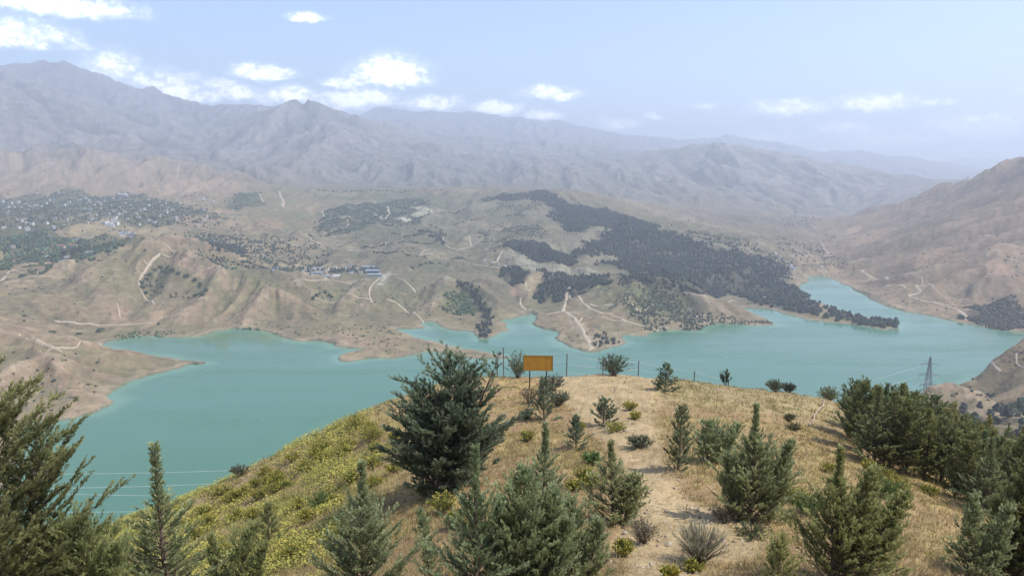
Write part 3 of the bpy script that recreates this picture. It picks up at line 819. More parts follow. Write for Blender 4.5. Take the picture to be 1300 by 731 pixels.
def scatter_in(poly_px, n, rng, rmin=900, holes=(), thresh=None, warp=1.0):
    """n random ground spots inside a traced patch, thinned by a patchy noise."""
    g = ground_poly(poly_px, rmin)
    x0, y0 = g.min(0); x1, y1 = g.max(0)
    out = []
    tries = 0
    while len(out) < n and tries < 60:
        tries += 1
        x, y = rng.uniform(x0, x1, 4 * n), rng.uniform(y0, y1, 4 * n)
        xj, yj = x + 12 * warp * fbm(x / 40, y / 40, 3, 205), y + 16 * warp * fbm(x / 40, y / 40, 3, 206)
        k = in_poly(xj, yj, g)
        for h in holes:
            k &= ~in_poly(xj, yj, h)
        if thresh is not None:
            k &= fbm(x / 38, y / 38, 3, 211) + .35 * rng.uniform(-1, 1, len(x)) > thresh
        out += list(np.stack([x[k], y[k]], 1))
    xy = np.array(out[:n]).reshape(-1, 2)
    return np.column_stack([xy, height(xy[:, 0], xy[:, 1]) - .3])


def tree_mass(name, patches, label, cat='forest'):
    """patches: (poly, count, hmin, hmax, width ratio, colour, threshold, holes)"""
    V, F, K, off = [], [], [], 0
    rng = np.random.default_rng(len(name) * 7 + 3)
    for poly, n, h0, h1, wr, col, th, holes in patches:
        p = scatter_in(poly, n, rng, holes=holes, thresh=th, warp=2.2)
        if not len(p): continue
        h = rng.uniform(h0, h1, len(p)); w = h * wr * rng.uniform(.75, 1.25, len(p))
        v, f = blobs(p, h, w, rng)
        shade = np.exp(rng.normal(0, .34, len(p))) * (1 + .45 * fbm(p[:, 0] / 80, p[:, 1] / 80, 2, 222))
        hue = rng.uniform(-.2, .25, len(p))
        c = np.array(col)[None] * shade[:, None] * np.stack([1 + hue, np.ones(len(p)), 1 - hue], 1)
        V.append(v); F.append(f + off); K.append(np.repeat(c, 12, 0)); off += len(v)
    o = mesh_obj(name, np.concatenate(V), np.concatenate(F), M_FARLEAF, colors=np.concatenate(K))
    tag(o, label, cat, kind='stuff')
    return o

DARK, MIDG, GREY_G = (.030, .036, .030), (.050, .078, .034), (.052, .060, .038)
quarry_g = [ground_poly(OPEN[i][0], 900) for i in (7, 8)]
open_g = [ground_poly(OPEN[i][0], 900) for i in (0, 1, 2, 3, 4, 5)]
tree_mass('pine_forest', [(FOREST['main'], 10500, 4, 9.5, .68, DARK, -.38, open_g), (FOREST['neck'], 520, 5, 10, .7, DARK, -.5, open_g), (FOREST['block'], 2000, 4, 8, .66, DARK, None, open_g), (FOREST['low_left'], 420, 5, 8, .65, DARK, -.6, open_g),
                          (FOREST['low_mid'], 1150, 5, 9, .65, DARK, -.45, open_g), (FOREST['low_right'], 420, 4, 7, .7, DARK, -.3, open_g), (FOREST['hilltop'], 500, 4, 7, .8, DARK, -.1, ()),
                          ([(790, 345), (850, 352), (900, 372), (960, 374), (1003, 360), (1000, 340), (950, 330), (880, 340), (830, 335)], 500, 4, 8, .7, DARK, .1, open_g),
                          ([(860, 290), (905, 296), (960, 318), (1010, 335), (1000, 345), (950, 326), (900, 314)], 420, 4, 8, .7, GREY_G, -.05, ())],
          'dark pine plantation spread over the hill across the lake')
tree_mass('village_trees', [([(-60, 244), (300, 246), (310, 300), (190, 318), (110, 345), (-60, 352)], 650, 3, 6.5, 1.05, (.044, .062, .036), -.1, ()), (GREENS['village'], 3300, 3, 7.5, 1.05, (.042, .058, .037), -.40, ()), ([(-60, 300), (60, 298), (110, 305), (165, 310), (105, 332), (65, 333), (0, 322), (-60, 330)], 1500, 5, 10, .95, (.038, .061, .034), -.6, ()),
                            ([(0, 330), (22, 328), (20, 342), (0, 344)], 120, 4, 8, 1.0, MIDG, None, ()), ([(33, 335), (60, 334), (62, 345), (34, 350)], 70, 4, 7, 1.0, MIDG, .0, ())],
          'green garden trees between the houses of the far village')
tree_mass('plantation', [(GREENS['plantation'], 2100, 3, 6, .9, (.040, .058, .040), -.45, quarry_g), ([(480, 282), (495, 284), (560, 298), (568, 310), (560, 311), (530, 292)], 160, 4, 7, .9, DARK, None, ()), (GREENS['garden'], 420, 3, 6, .9, MIDG, -.1, ()),
                         ([(630, 287), (655, 284), (690, 292), (680, 297), (640, 296)], 160, 3, 6, .9, GREY_G, -.1, ()), ([(620, 250), (680, 248), (690, 262), (660, 275), (635, 268)], 240, 3, 6, .9, GREY_G, .05, ()),
                         ([(400, 241), (560, 241), (560, 243), (400, 243)], 120, 4, 7, .9, DARK, None, ())] +
          [([(a, b), (c, d_), (c, d_ + 1.3), (a, b + 1.3)], n, 2.5, 5.5, 1.0, GREY_G, None, ()) for a, b, c, d_, n in ((402, 300, 470, 286, 80), (484, 283, 545, 283, 60), (545, 283, 566, 299, 40), (470, 318, 545, 330, 60), (600, 300, 642, 291, 45), (496, 309, 562, 306, 60), (445, 312, 500, 309, 40), (610, 322, 636, 312, 30), (570, 330, 600, 322, 30), (520, 341, 560, 333, 30), (560, 270, 600, 262, 40), (575, 285, 610, 279, 30), (640, 268, 668, 278, 35))] +
          [([(612, 300), (660, 296), (672, 304), (640, 310), (610, 308)], 130, 2.5, 4.5, 1.0, GREY_G, 0, ()), ([(655, 290), (688, 288), (700, 300), (664, 302)], 160, 2.5, 4.5, 1.0, GREY_G, None, ()), ([(490, 296), (548, 292), (560, 303), (500, 306)], 120, 2.5, 4.5, 1.1, GREY_G, .15, ())],
          'square of young green plantation on the plateau across the lake')
terr = [(232, 300), (262, 296), (330, 296), (400, 300), (425, 318), (404, 345), (335, 352), (300, 342), (268, 334), (238, 316)]
rows_p = []
tree_mass('orchard', [(terr, 900, 3, 6, .95, (.046, .056, .034), -.02, ()), ([(255, 312), (300, 314), (318, 322), (290, 330), (262, 324)], 260, 4, 8, .9, DARK, None, ()), ([(236, 298), (262, 294), (300, 300), (300, 312), (250, 312)], 240, 4, 7, .9, GREY_G, None, ()),
                      ([(330, 340), (400, 346), (480, 350), (480, 336), (425, 338), (345, 334)], 330, 4, 8, .8, (.036, .046, .036), -.2, ()), ([(302, 330), (330, 332), (330, 346), (305, 344)], 120, 4, 7, .9, GREY_G, None, ())] +
          [([(a, b), (c, d_), (c, d_ + 1.6), (a, b + 1.6)], n, 3, 5, .9, (.044, .050, .034), None, ()) for a, b, c, d_, n in ((280, 301, 340, 307, 60), (312, 304, 372, 317, 80), (290, 310, 330, 313, 45), (340, 316, 372, 319, 36), (340, 330, 410, 334, 70), (300, 321, 332, 327, 40), (262, 331, 292, 335, 30), (240, 303, 270, 306, 30))],
          'orchard trees in terraced rows on the slope below the village')
tree_mass('scrub', [(FOREST['scrub'], 1500, 2.5, 5, 1.2, (.048, .046, .036), None, ()), ([(800, 360), (840, 362), (880, 380), (905, 402), (888, 420), (830, 421), (800, 405), (780, 385)], 800, 2, 4.5, 1.1, GREY_G, -.25, ()),
                    ([(555, 374), (590, 364), (606, 382), (604, 402), (575, 398), (552, 388)], 330, 2, 5, 1.1, (.045, .075, .036), -.1, ()), ([(740, 374), (800, 362), (870, 380), (860, 400), (800, 402)], 300, 2, 4, 1.2, GREY_G, .12, ()),
                    ([(905, 404), (980, 408), (975, 412), (905, 412)], 140, 1.5, 3, 1.3, (.07, .06, .045), None, ()), ([(1212, 500), (1245, 478), (1300, 455), (1340, 445), (1340, 505), (1240, 512)], 90, .8, 1.8, 1.4, (.10, .09, .06), .2, ()),
                    ([(980, 300), (1040, 310), (1090, 330), (1060, 340), (1020, 340), (990, 320)], 380, 3, 6, 1.0, (.055, .058, .045), -.1, ()), ([(965, 255), (1030, 265), (1040, 290), (1000, 290)], 260, 4, 7, 1.0, (.055, .058, .045), 0, ()),
                    ([(135, 434), (165, 428), (200, 424.5), (230, 426.5), (225, 423), (190, 420), (150, 425)], 120, 1.5, 3, 1.5, (.06, .085, .035), None, ()), ([(300, 417.5), (340, 418.5), (360, 424), (350, 419), (325, 415.5)], 60, 1.5, 3, 1.5, (.055, .07, .035), None, ())],
          'dark scrub bushes dotted over the shores and the eroded slopes', 'scrub')

# sparse thorn bushes over every visible slope
rng = np.random.default_rng(91)
n = 16000
th = rng.uniform(-R(36), R(36), n); r = np.exp(rng.uniform(math.log(700), math.log(3400), n))
x, y = r * np.sin(th), r * np.cos(th)
k = (fbm(x / 140, y / 140, 4, 231) + .5 * rng.uniform(-1, 1, n) > .25)
x, y = x[k], y[k]
sdi = np.where(in_poly(x, y, SHORE), -1, dist_poly(x, y, SHORE))
x, y = x[sdi > 14], y[sdi > 14]
p = np.column_stack([x, y, height(x, y) - .2])
h = rng.uniform(.8, 2.4, len(p)) * (1 + np.hypot(x, y) / 4500)
v, f = blobs(p, h, h * rng.uniform(1.0, 1.8, len(p)), rng)
c = np.array([.085, .085, .055])[None] * rng.uniform(.6, 1.4, (len(p), 1))
tag(mesh_obj('thorn_scrub', v, f, M_FARLEAF, colors=np.repeat(c, 12, 0)), 'sparse low thorn bushes scattered over the bare hills', 'scrub', kind='stuff')

# ---- single trees one can tell apart
def far_tree_mesh(name, seed, lobes, tall, col):
    rng = np.random.default_rng(seed)
    t = np.sort(rng.uniform(.12, .95, lobes))
    rr = .34 * (1 - tall * t) * rng.uniform(.6, 1.2, lobes)
    a = rng.uniform(0, 6.28, lobes)
    pos = np.stack([np.cos(a) * rr, np.sin(a) * rr, t * .86 - .06], -1)
    w = (.30 + .42 * (1 - t)) * rng.uniform(.8, 1.2, lobes)
    v, f = blobs(pos, w * .75, w, rng, .35)
    c = np.repeat(np.array(col)[None] * rng.uniform(.7, 1.45, (lobes, 1)), 12, 0)
    return np_mesh(name, v, f, M_FARLEAF, c)
PINES = [far_tree_mesh('pine_tree', 300 + i, 13, .75, DARK) for i in range(4)]
ROUND = [far_tree_mesh('round_tree', 320 + i, 11, .35, (.040, .056, .032)) for i in range(4)]
rng = np.random.default_rng(33)


def plant_far(name, meshes, xyz, hgt, wid, label, cat, group=None):
    o = bpy.data.objects.new(name, meshes[int(rng.integers(len(meshes)))])
    o.location = xyz
    o.scale = (wid, wid, hgt)
    o.rotation_euler = (0, 0, rng.uniform(0, 6.28))
    tag(o, label, cat, group)
    return link(o)


def grove(name, meshes, poly, n, h0, h1, wr, label, group, rmin=900, thresh=None):
    for q in scatter_in(poly, n, rng, rmin, thresh=thresh, warp=.15):
        h = rng.uniform(h0, h1)
        plant_far(name, meshes, q, h, h * wr * rng.uniform(.8, 1.25), label, 'tree', group)

for i in range(150):
    u = rng.uniform(990, 1138)
    lo = np.interp(u, [985, 1000, 1045, 1089, 1124, 1141], [394, 399, 408, 412.5, 418, 416.5]) - 1.5
    hi = np.interp(u, [985, 1012, 1028, 1063, 1098, 1120, 1141], [372, 370, 380, 394, 405, 408, 411]) + .5
    q = at(u, rng.uniform(hi, lo - (2.2 if u < 1050 else 0)), 900)
    if q[2] < LAKE_Z + .3: continue
    tl = u > 1112
    h = rng.uniform(9, 13) if tl else rng.uniform(6.5, 11)
    plant_far('pine_tree', PINES, q - np.array([0, 0, .4]), h, h * rng.uniform(.75, 1.0), 'tall dark pine at the tip of the tongue of land' if tl else 'dark pine in the dense row along the tongue of land in the lake', 'tree', 'tallest pines at the tip of the tongue' if tl else 'pines on the tongue of land')
for i in range(95):
    t_ = rng.uniform(0, 1)
    u = np.interp(t_, [0, .2, .45, .65, .85, 1], [588, 599, 612, 618, 615, 610]) + rng.normal(0, 4.5)
    v = np.interp(t_, [0, .2, .45, .65, .85, 1], [360, 371, 387, 402, 417, 427]) + rng.normal(0, 1.5)
    q = at(u, v, 900)
    if q[2] < LAKE_Z + .6: continue
    h = rng.uniform(5, 9)
    plant_far('pine_tree', PINES, q - np.array([0, 0, .4]), h, h * rng.uniform(.65, .9), 'dark pine on the spine of the small rocky cape', 'tree', 'pines on the rocky cape')
grove('pine_tree', PINES, [(752, 440), (755, 428), (765, 424), (790, 434), (783, 438), (764, 443)], 30, 4, 7, .85, 'small pine on the right side of the sandy headland', 'small pines on the sandy headland')
edge = [(190, 350), (196, 344), (203, 340), (211, 341), (219, 344), (228, 348), (237, 352), (246, 357), (255, 363), (262, 370), (256, 374), (248, 376), (180, 360), (181, 366), (185, 372), (186, 356), (207, 345), (214, 346)]
for u, v in edge:
    for k in range(4):
        q = at(u + rng.uniform(-2.5, 2.5), v + rng.uniform(-1.2, 1.2), 900)
        h = rng.uniform(4.5, 7.5)
        plant_far('park_tree', ROUND, q - np.array([0, 0, .4]), h, h * .95, 'dark tree in the border of the three-cornered grove on the tan hill', 'tree', 'border trees of the three-cornered grove')
grove('park_tree', ROUND, [(184, 362), (190, 352), (206, 344), (212, 352), (204, 376), (190, 374)], 26, 3, 5.5, .8, 'small tree inside the three-cornered grove on the tan hill', 'inner trees of the three-cornered grove')
grove('park_tree', ROUND, [(214, 377), (216, 372), (240, 370), (256, 372), (248, 377)], 14, 3, 4.5, 1., 'low round tree along the foot of the three-cornered grove', 'low trees at the foot of the grove')
for lab, u, v, h, wr in (('big round dark bush by the bay of the left shore', 128, 421, 7.5, 1.7), ('flat dark bush on the green strip left of the bay', 66, 421, 3.0, 4.0), ('low green bush between the trail and the left bay', 101, 424, 3.6, 2.6),
                         ('small green bush at the shore right of the left bay', 201.5, 412, 5, 1.2), ('bush beside the dry gully left of the trail', 31, 402, 5, 1.1), ('small bush in the dry gully above the trail', 31, 408, 4, 1.0)):
    plant_far('bush', ROUND, at(u, v, 600) - np.array([0, 0, .5]), h, h * wr, lab, 'bush')
for u, v in ((402, 376.5), (406, 374), (413, 372), (418, 376), (421, 378), (398, 380)):
    plant_far('round_tree', ROUND, at(u, v, 900) - np.array([0, 0, .4]), rng.uniform(5, 7.5), 7, 'round dark tree in the loose cluster above the long spit', 'tree', 'round trees above the long spit')
for u, v in ((55, 497), (69, 483), (78, 500), (47, 470), (93, 505), (65, 521), (120, 498), (112, 488), (124, 460)):
    plant_far('bush', ROUND, at(u, v, 500) - np.array([0, 0, .3]), rng.uniform(1.5, 2.6), rng.uniform(3, 6), 'small dark bush on the bare slope of the near left shore', 'bush', 'bushes on the near left shore')
for u, v in ((1219, 404), (1222, 405)):
    plant_far('round_tree', ROUND, at(u, v, 900) - np.array([0, 0, .5]), 9, 9, 'round dark tree at the water below the zigzag road', 'tree', 'trees at the water below the zigzag road')
# dark conifers in the hollow at the right, between the near belt and the shore hill
for i in range(105):
    dd = rng.uniform(430, 625)
    u = rng.uniform(1150, 1370)
    x = ray(u, 520)[0] / ray(u, 520)[1] * dd
    q = np.array([x, dd, float(height(x, dd)) - .4])
    h = rng.uniform(7, 11)
    plant_far('hollow_tree', PINES, q, h, h * .8, 'dark conifer in the hollow below the shore hill', 'tree', 'conifers in the hollow')
for i in range(16):
    u, dd = rng.uniform(1212, 1262), rng.uniform(718, 735)
    x = ray(u, 508)[0] / ray(u, 508)[1] * dd
    plant_far('hollow_tree', PINES, np.array([x, dd, float(height(x, dd)) - .3]), rng.uniform(3.5, 6), 6, 'dark tree at the foot of the eroded shore hill', 'tree', 'trees at the foot of the shore hill')
for i in range(8):
    u, dd = rng.uniform(1272, 1320), rng.uniform(640, 680)
    x = ray(u, 515)[0] / ray(u, 515)[1] * dd
    plant_far('hollow_tree', ROUND, np.array([x, dd, float(height(x, dd)) - .3]), rng.uniform(8, 12), 10, 'dark broad tree beside the reddish clearing', 'tree', 'trees beside the reddish clearing')

# rock at the tip of the left peninsula
q = on_lake(250, 461)
v, f = blobs(np.array([q + (dx, dy, -.8) for dx, dy in ((0, 0), (4, .8), (-4.5, -.6), (8, 1))]), np.array([5, 4, 4.4, 3.2]), np.array([9, 8, 8, 6.]), np.random.default_rng(5))
M_ROCK = noisy_mat('grey_brown_rock', (.20, .165, .125), (.11, .095, .08), .5, .95, .6, dist=.3)
tag(mesh_obj('rock', v, f, M_ROCK), 'dark rock in the water off the tip of the left peninsula', 'rock')

# ------------------------------------------------------------------ houses
M_WALLS = [noisy_mat('white_plaster', (.66, .65, .63), (.56, .55, .52), .4, .9, .1), noisy_mat('beige_brick', (.48, .42, .34), (.40, .34, .27), .5, .9, .1), noisy_mat('grey_render', (.38, .38, .38), (.30, .30, .31), .4, .9, .1)]
M_ROOFS = [noisy_mat('pale_flat_roof', (.60, .59, .57), (.48, .47, .45), .3, .9, .1), noisy_mat('rust_red_roof', (.30, .13, .09), (.24, .11, .08), .5, .8, .1), noisy_mat('blue_grey_sheet_roof', (.26, .29, .35), (.20, .22, .27), .5, .5, .1)]
M_PANE = noisy_mat('dark_window_glass', (.04, .05, .06), (.06, .07, .08), .6, .25, 0)


def house_meshes(kind):
    w, d, h = {0: (11, 9, 6.4), 1: (9, 8, 3.6), 2: (26, 9, 4.2)}[kind]
    wl = MB().box((0, 0, h / 2 - 1), (w, d, h + 2))
    rf = MB()
    if kind == 2:          # long shed with a pitched roof
        n = len(rf.v)
        for x in (-w / 2 - .6, w / 2 + .6):
            rf.v += [(x, -d / 2 - .6, h - .1), (x, 0, h + 1.9), (x, d / 2 + .6, h - .1)]
        rf.f += [(0, 3, 4, 1), (1, 4, 5, 2), (0, 1, 2), (3, 5, 4), (0, 2, 5, 3)]
    else:                  # flat roof with a parapet and a stair head
        rf.box((0, 0, h + .15), (w + .7, d + .7, .3))
        for s in (-1, 1):
            rf.box((s * (w / 2 + .2), 0, h + .6), (.3, d + .7, .6)); rf.box((0, s * (d / 2 + .2), h + .6), (w + .1, .3, .6))
        rf.box((w * .22, d * .1, h + 1.4), (3, 3, 2.2))
    wn = MB()
    nx = 5 if kind == 2 else 3
    for fl in range(2 if kind == 0 else 1):
        for i in range(nx):
            x = (i - (nx - 1) / 2) * w / nx
            wn.box((x, -d / 2 - .03, 1.7 + fl * 3.1), (1.5, .1, 1.4))
    return wl, rf, wn
HM = {}
for kind in range(3):
    wl, rf, wn = house_meshes(kind)
    HM[kind] = ([wl.mesh('wall', m) for m in M_WALLS], [rf.mesh('roof', m) for m in M_ROOFS], wn.mesh('window_row', M_PANE))


def house(u, v, kind, wi, ri, label, group=None, s=1.0, rmin=900, rz=None, cat='house', name='house'):
    q = at(u, v, rmin)
    o = empty(name, (q[0], q[1], q[2]), rng.uniform(-.5, .5) if rz is None else rz, s)
    tag(o, label, cat, group)
    link(bpy.data.objects.new('wall', HM[kind][0][wi]), o)
    link(bpy.data.objects.new('roof', HM[kind][1][ri]), o)
    if s > .9: link(bpy.data.objects.new('window_row', HM[kind][2]), o)
    return o

Z1 = lambda L_, ox, oy, k: [(ox + a / k, oy + b / k) for a, b in L_]
bright = Z1([(100, 200), (85, 165), (140, 158), (215, 215), (270, 188), (310, 190), (480, 186), (500, 180), (240, 322), (350, 316), (140, 352), (205, 360), (60, 198), (20, 150), (120, 288), (345, 170), (640, 125), (525, 130), (290, 205), (30, 350)], 0, 230, 5.909)
for u, v in bright:
    house(u, v + 1, int(rng.integers(2)), 0, 0, 'white flat-roofed house among the trees of the upper left village', 'white houses of the upper left village', rng.uniform(.85, 1.15), 1500)
for u, v in Z1([(830, 325), (860, 318), (790, 328), (850, 300), (800, 318), (815, 335), (875, 330), (840, 345)], 0, 230, 5.909):
    house(u, v, 0, 0, 0, 'white house in the tight cluster on the edge of the dry field', 'white cluster by the dry field', rng.uniform(.9, 1.2), 1500)
for u, v in Z1([(930, 402), (970, 412), (900, 395), (988, 418), (950, 395), (915, 412), (1000, 400)], 0, 230, 5.909):
    house(u, v, 0, int(rng.integers(0, 3)), 2, 'pale house with grey roof between dark trees above the tan hill', 'grey-roofed houses above the tan hill', rng.uniform(.8, 1.05), 1500)
for u, v in Z1([(655, 318), (690, 295), (720, 292), (780, 277), (815, 247), (935, 238), (1020, 252), (1080, 222), (1075, 230), (1115, 188), (1212, 188), (1205, 262), (1195, 270), (1110, 300), (1130, 310), (985, 215), (1045, 330), (1160, 320), (870, 280), (960, 290), (1040, 285), (1250, 240)], 0, 230, 5.909):
    house(u, v, int(rng.integers(2)), int(rng.integers(2)), 0, 'pale flat-roofed house along the right side of the village', 'houses along the right side of the village', rng.uniform(.8, 1.1), 1500)
for i, q in enumerate(scatter_in(GREENS['village'], 150, rng, thresh=-.1)):
    o = empty('house', (q[0], q[1], q[2] + .6), rng.uniform(-.6, .6), rng.uniform(.8, 1.15))
    tag(o, 'small dull house half hidden by the village trees', 'house', 'small dull houses of the village')
    kd, wi = int(rng.integers(2)), int(rng.integers(1, 3))
    link(bpy.data.objects.new('wall', HM[kd][0][wi]), o); link(bpy.data.objects.new('roof', HM[kd][1][int(rng.choice([0, 0, 2]))]), o)
house(75, 314, 2, 1, 1, 'long shed with red roof among green trees, the left one', None, 1.1, 1500, 0); house(91, 313, 2, 1, 1, 'long shed with red roof among green trees, the right one', None, 1.0, 1500, .05)
house(156, 248, 2, 0, 0, 'long white building below the brown hills', None, 1.3, 1500, 0); house(257, 254, 0, 0, 0, 'white house standing alone right of the village', None, 1.3, 1500, .1); house(270, 257, 0, 0, 0, 'white house beside the dirt track right of the village', None, 1.0, 1500)
for i, (u, v) in enumerate(((468, 341), (473, 346), (476, 351))):
    house(u, v, 2, 2, 2, ('grey long shed, the back one of three by the white cut', 'grey long shed, the middle one of three by the white cut', 'grey long shed, the front one of three by the white cut')[i], 'three grey sheds', 1.15, 1200, .05)
for u, v in ((352, 342), (347, 343), (388, 345), (395, 349), (402, 348), (404, 342), (412, 346), (425, 342), (432, 346), (440, 341), (446, 347), (452, 342), (458, 348), (428, 351), (416, 352), (445, 338)):
    house(u, v, int(rng.integers(3)), int(rng.integers(3)), int(rng.choice([0, 2, 2])), 'pale building of the compound between dark trees above the bay', 'buildings of the compound', rng.uniform(.6, .9), 1200)
for lab, u, v in (('white house on the top of the wooded hill', 669, 246), ('pale house under the crest of the wooded hill', 736, 261), ('white house in the middle of the dark pines', 779, 283)):
    house(u, v, 1, 0, 0, lab, None, 1.1, 1500)
for u, v in ((984, 322), (989, 327), (1000, 335), (1004, 339), (1008, 342)):
    house(u, v, 1, 0, 0, 'white building on the bank above the end of the lake', 'buildings above the end of the lake', 1.0, 1500)
for u, v in ((625, 334), (633, 336), (641, 338), (648, 341), (615, 331)):
    house(u, v, 1, 0, 0, 'white hut beside the track above the rocky cape', 'huts above the rocky cape', .7, 1200)
house(970, 379, 2, 0, 0, 'white hall at the foot of the dark pines near the water', None, .6, 1200, .1); house(993, 380.5, 2, 0, 0, 'small white hall in the green clearing near the water', None, .5, 1200, .1)
# ------------------------------------------------------------------ conifers on the near hill
M_BARK = noisy_mat('grey_brown_bark', (.17, .125, .09), (.10, .075, .055), 14, .95, .6, dist=.01)
M_CONIF = leaf_mat('conifer_foliage', (.92, .97, .92), (1.16, 1.08, .98), .6, .45)
M_SHRUB = leaf_mat('shrub_foliage', (.9, .95, .9), (1.1, 1.05, 1.0), .7, .22)


def unit(v):
    return v / (np.linalg.norm(v, axis=-1, keepdims=True) + 1e-12)


def conifer(rng, H, W, nb=110, profile='cone', ascend=35, t0=.015, tw=1.0, leaf=.085, lw=.40, lean=(0, 0), col=(.05, .075, .045), tip=(.085, .115, .06), fill=1.0, curve=.25, root=(0, 0, 0), trunk_r=None, spread=.8, bare=0.0):
    """Trunk and branch tubes plus foliage diamonds; returns (MB, verts, quads, colours)."""
    wood = MB()
    root = np.array(root, float)
    ts = np.linspace(0, 1, 9)
    wobx, woby = rng.normal(0, .012 * H, 9), rng.normal(0, .012 * H, 9)
    trunk = np.stack([lean[0] * ts ** 1.4 + np.cumsum(wobx) * .35, lean[1] * ts ** 1.4 + np.cumsum(woby) * .35, ts * H], -1) + root
    trunk[0, :2] = root[:2]; trunk[0, 2] -= .25
    r0 = trunk_r or .018 * H + .012
    wood.tube(trunk, list(r0 * (1 - ts * .93)), 7)
    LP, LD, LC, LS = [], [], [], []       # leaf foot, direction, colour mix, size
    for i in range(nb):
        t = t0 + (1 - t0) * ((i + rng.uniform(0, 1)) / nb) ** 1.0
        if profile == 'cone': pr = (1 - t) ** .8 + .05
        elif profile == 'cedar': pr = (1 - t) ** .55 * (.55 + .45 * smooth(0, .3, t)) + .06
        elif profile == 'spire': pr = max((1 - t / .70), 0) ** .6 * .95 + .24 * (1 - t) + .04
        elif profile == 'column': pr = (1 - t) ** .45 * .8 + .08
        elif profile == 'flag': pr = (1 - t) ** .6 + .08
        else: pr = (1 - t) ** .6 * (.72 + .28 * smooth(0, .3, t)) + .06
        L_ = W * pr * (rng.uniform(.45, 1.32) if profile == 'cedar' else rng.uniform(.5, 1.22))
        az = i * 2.39996 + rng.uniform(-.5, .5)
        el = R(ascend * (.55 + .75 * t) + rng.normal(0, 8))
        d0 = np.array([math.cos(az) * math.cos(el), math.sin(az) * math.cos(el), math.sin(el)])
        p0 = np.array([np.interp(t, ts, trunk[:, k]) for k in range(3)])
        nseg = 6
        ss = np.linspace(0, 1, nseg)
        bend = np.array([0, 0, curve * L_]) + rng.normal(0, .06 * L_, 3)
        pts = p0 + d0 * (ss * L_)[:, None] + bend * (ss ** 2)[:, None]
        rb = max(.0035, r0 * (1 - t) * .32)
        if L_ > .22: wood.tube(pts, list(rb * (1 - ss * .8)), 4, False)
        if rng.uniform() < bare + .035: continue
        # twigs
        ntw = max(4, int(L_ / .086 * tw))
        st = np.sort(rng.uniform(.12 if L_ < .5 else .22, 1.0, ntw))
        tp = np.stack([np.interp(st, ss, pts[:, k]) for k in range(3)], -1)
        bd = unit(np.gradient(pts, axis=0)); bdt = unit(np.stack([np.interp(st, ss, bd[:, k]) for k in range(3)], -1))
        side = unit(np.cross(bdt, [0, 0, 1.0])) * rng.choice([-1, 1], ntw)[:, None]
        td = unit(bdt * 1.0 + side * (spread * rng.uniform(.3, 1.1, ntw))[:, None] + np.array([0, 0, 1.0]) * rng.uniform(-.1, .5, ntw)[:, None])
        tl = (.10 + .30 * L_ * (1 - .65 * st)) * rng.uniform(.6, 1.2, ntw)
        tl[-1] = .12 + .1 * L_; td[-1] = bdt[-1]
        tone = rng.uniform(-.25, .30)
        for j in range(ntw):
            nl = max(4, int(tl[j] / leaf * 6.6 * fill))
            q = rng.uniform(.05, 1.0, nl)
            foot = tp[j] + td[j] * (tl[j] * q)[:, None] + rng.normal(0, .012, (nl, 3))
            rnd = unit(rng.normal(size=(nl, 3)))
            ld = unit(td[j] * 1.0 + rnd * .52 + np.array([0, 0, .18]))
            LP.append(foot); LD.append(ld)
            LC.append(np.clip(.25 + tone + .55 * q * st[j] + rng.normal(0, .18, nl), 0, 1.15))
            LS.append(leaf * rng.uniform(.6, 1.25, nl))
    P_, D_, C_, S_ = np.concatenate(LP), np.concatenate(LD), np.concatenate(LC), np.concatenate(LS)
    n = len(P_)
    nrm = unit(rng.normal(size=(n, 3)) * .75 + np.array([.35, -.25, 1.0]))      # sprays lie mostly flat, open to the sky
    sd_ = unit(np.cross(D_, nrm))
    a = P_; b = P_ + D_ * (S_ * .5)[:, None] + sd_ * (S_ * lw * .5)[:, None]
    c = P_ + D_ * S_[:, None]; d = P_ + D_ * (S_ * .45)[:, None] - sd_ * (S_ * lw * .5)[:, None]
    V = np.stack([a, b, c, d], 1).reshape(-1, 3)
    F = np.arange(n * 4).reshape(n, 4)
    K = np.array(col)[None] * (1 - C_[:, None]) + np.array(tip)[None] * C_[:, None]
    return wood, V, F, np.repeat(K, 4, 0)


def join(parts):
    wood = MB(); V, F, K = [], [], []; off = 0
    for w_, v, f, k in parts:
        n = len(wood.v)
        wood.v += w_.v; wood.f += [tuple(i + n for i in q) for q in w_.f]
        V.append(v); F.append(f + off); K.append(k); off += len(v)
    return wood, np.concatenate(V), np.concatenate(F), np.concatenate(K)


def tree_thing(name, loc, built, label, cat='tree', group=None, rz=0.0, leafmat=None):
    o = empty(name, loc, rz)
    tag(o, label, cat, group)
    wood, V, F, K = built
    wood.build('trunk', M_BARK, o)
    mesh_obj('crown', V, F, leafmat or M_CONIF, o, colors=K)
    return o


def spot(u, v, d=None):
    """Ground point under a pixel, or at d metres ahead in that direction."""
    if d is None:
        return at(u, v, 5)
    q = ray(u, v); x = q[0] / q[1] * d
    return np.array([x, d, float(height(x, d))])


def size_at(loc, u, vtop):
    q = ray(u, vtop) * (loc[1] / ray(u, vtop)[1])
    return q[2] - loc[2]

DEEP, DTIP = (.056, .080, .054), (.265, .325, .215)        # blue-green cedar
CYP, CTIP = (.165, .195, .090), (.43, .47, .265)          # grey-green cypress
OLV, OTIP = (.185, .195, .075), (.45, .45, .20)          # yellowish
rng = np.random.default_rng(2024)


def px(n, loc):
    """Length in metres of n photograph pixels at a place."""
    return n * loc[1] / F_PX * 1.03


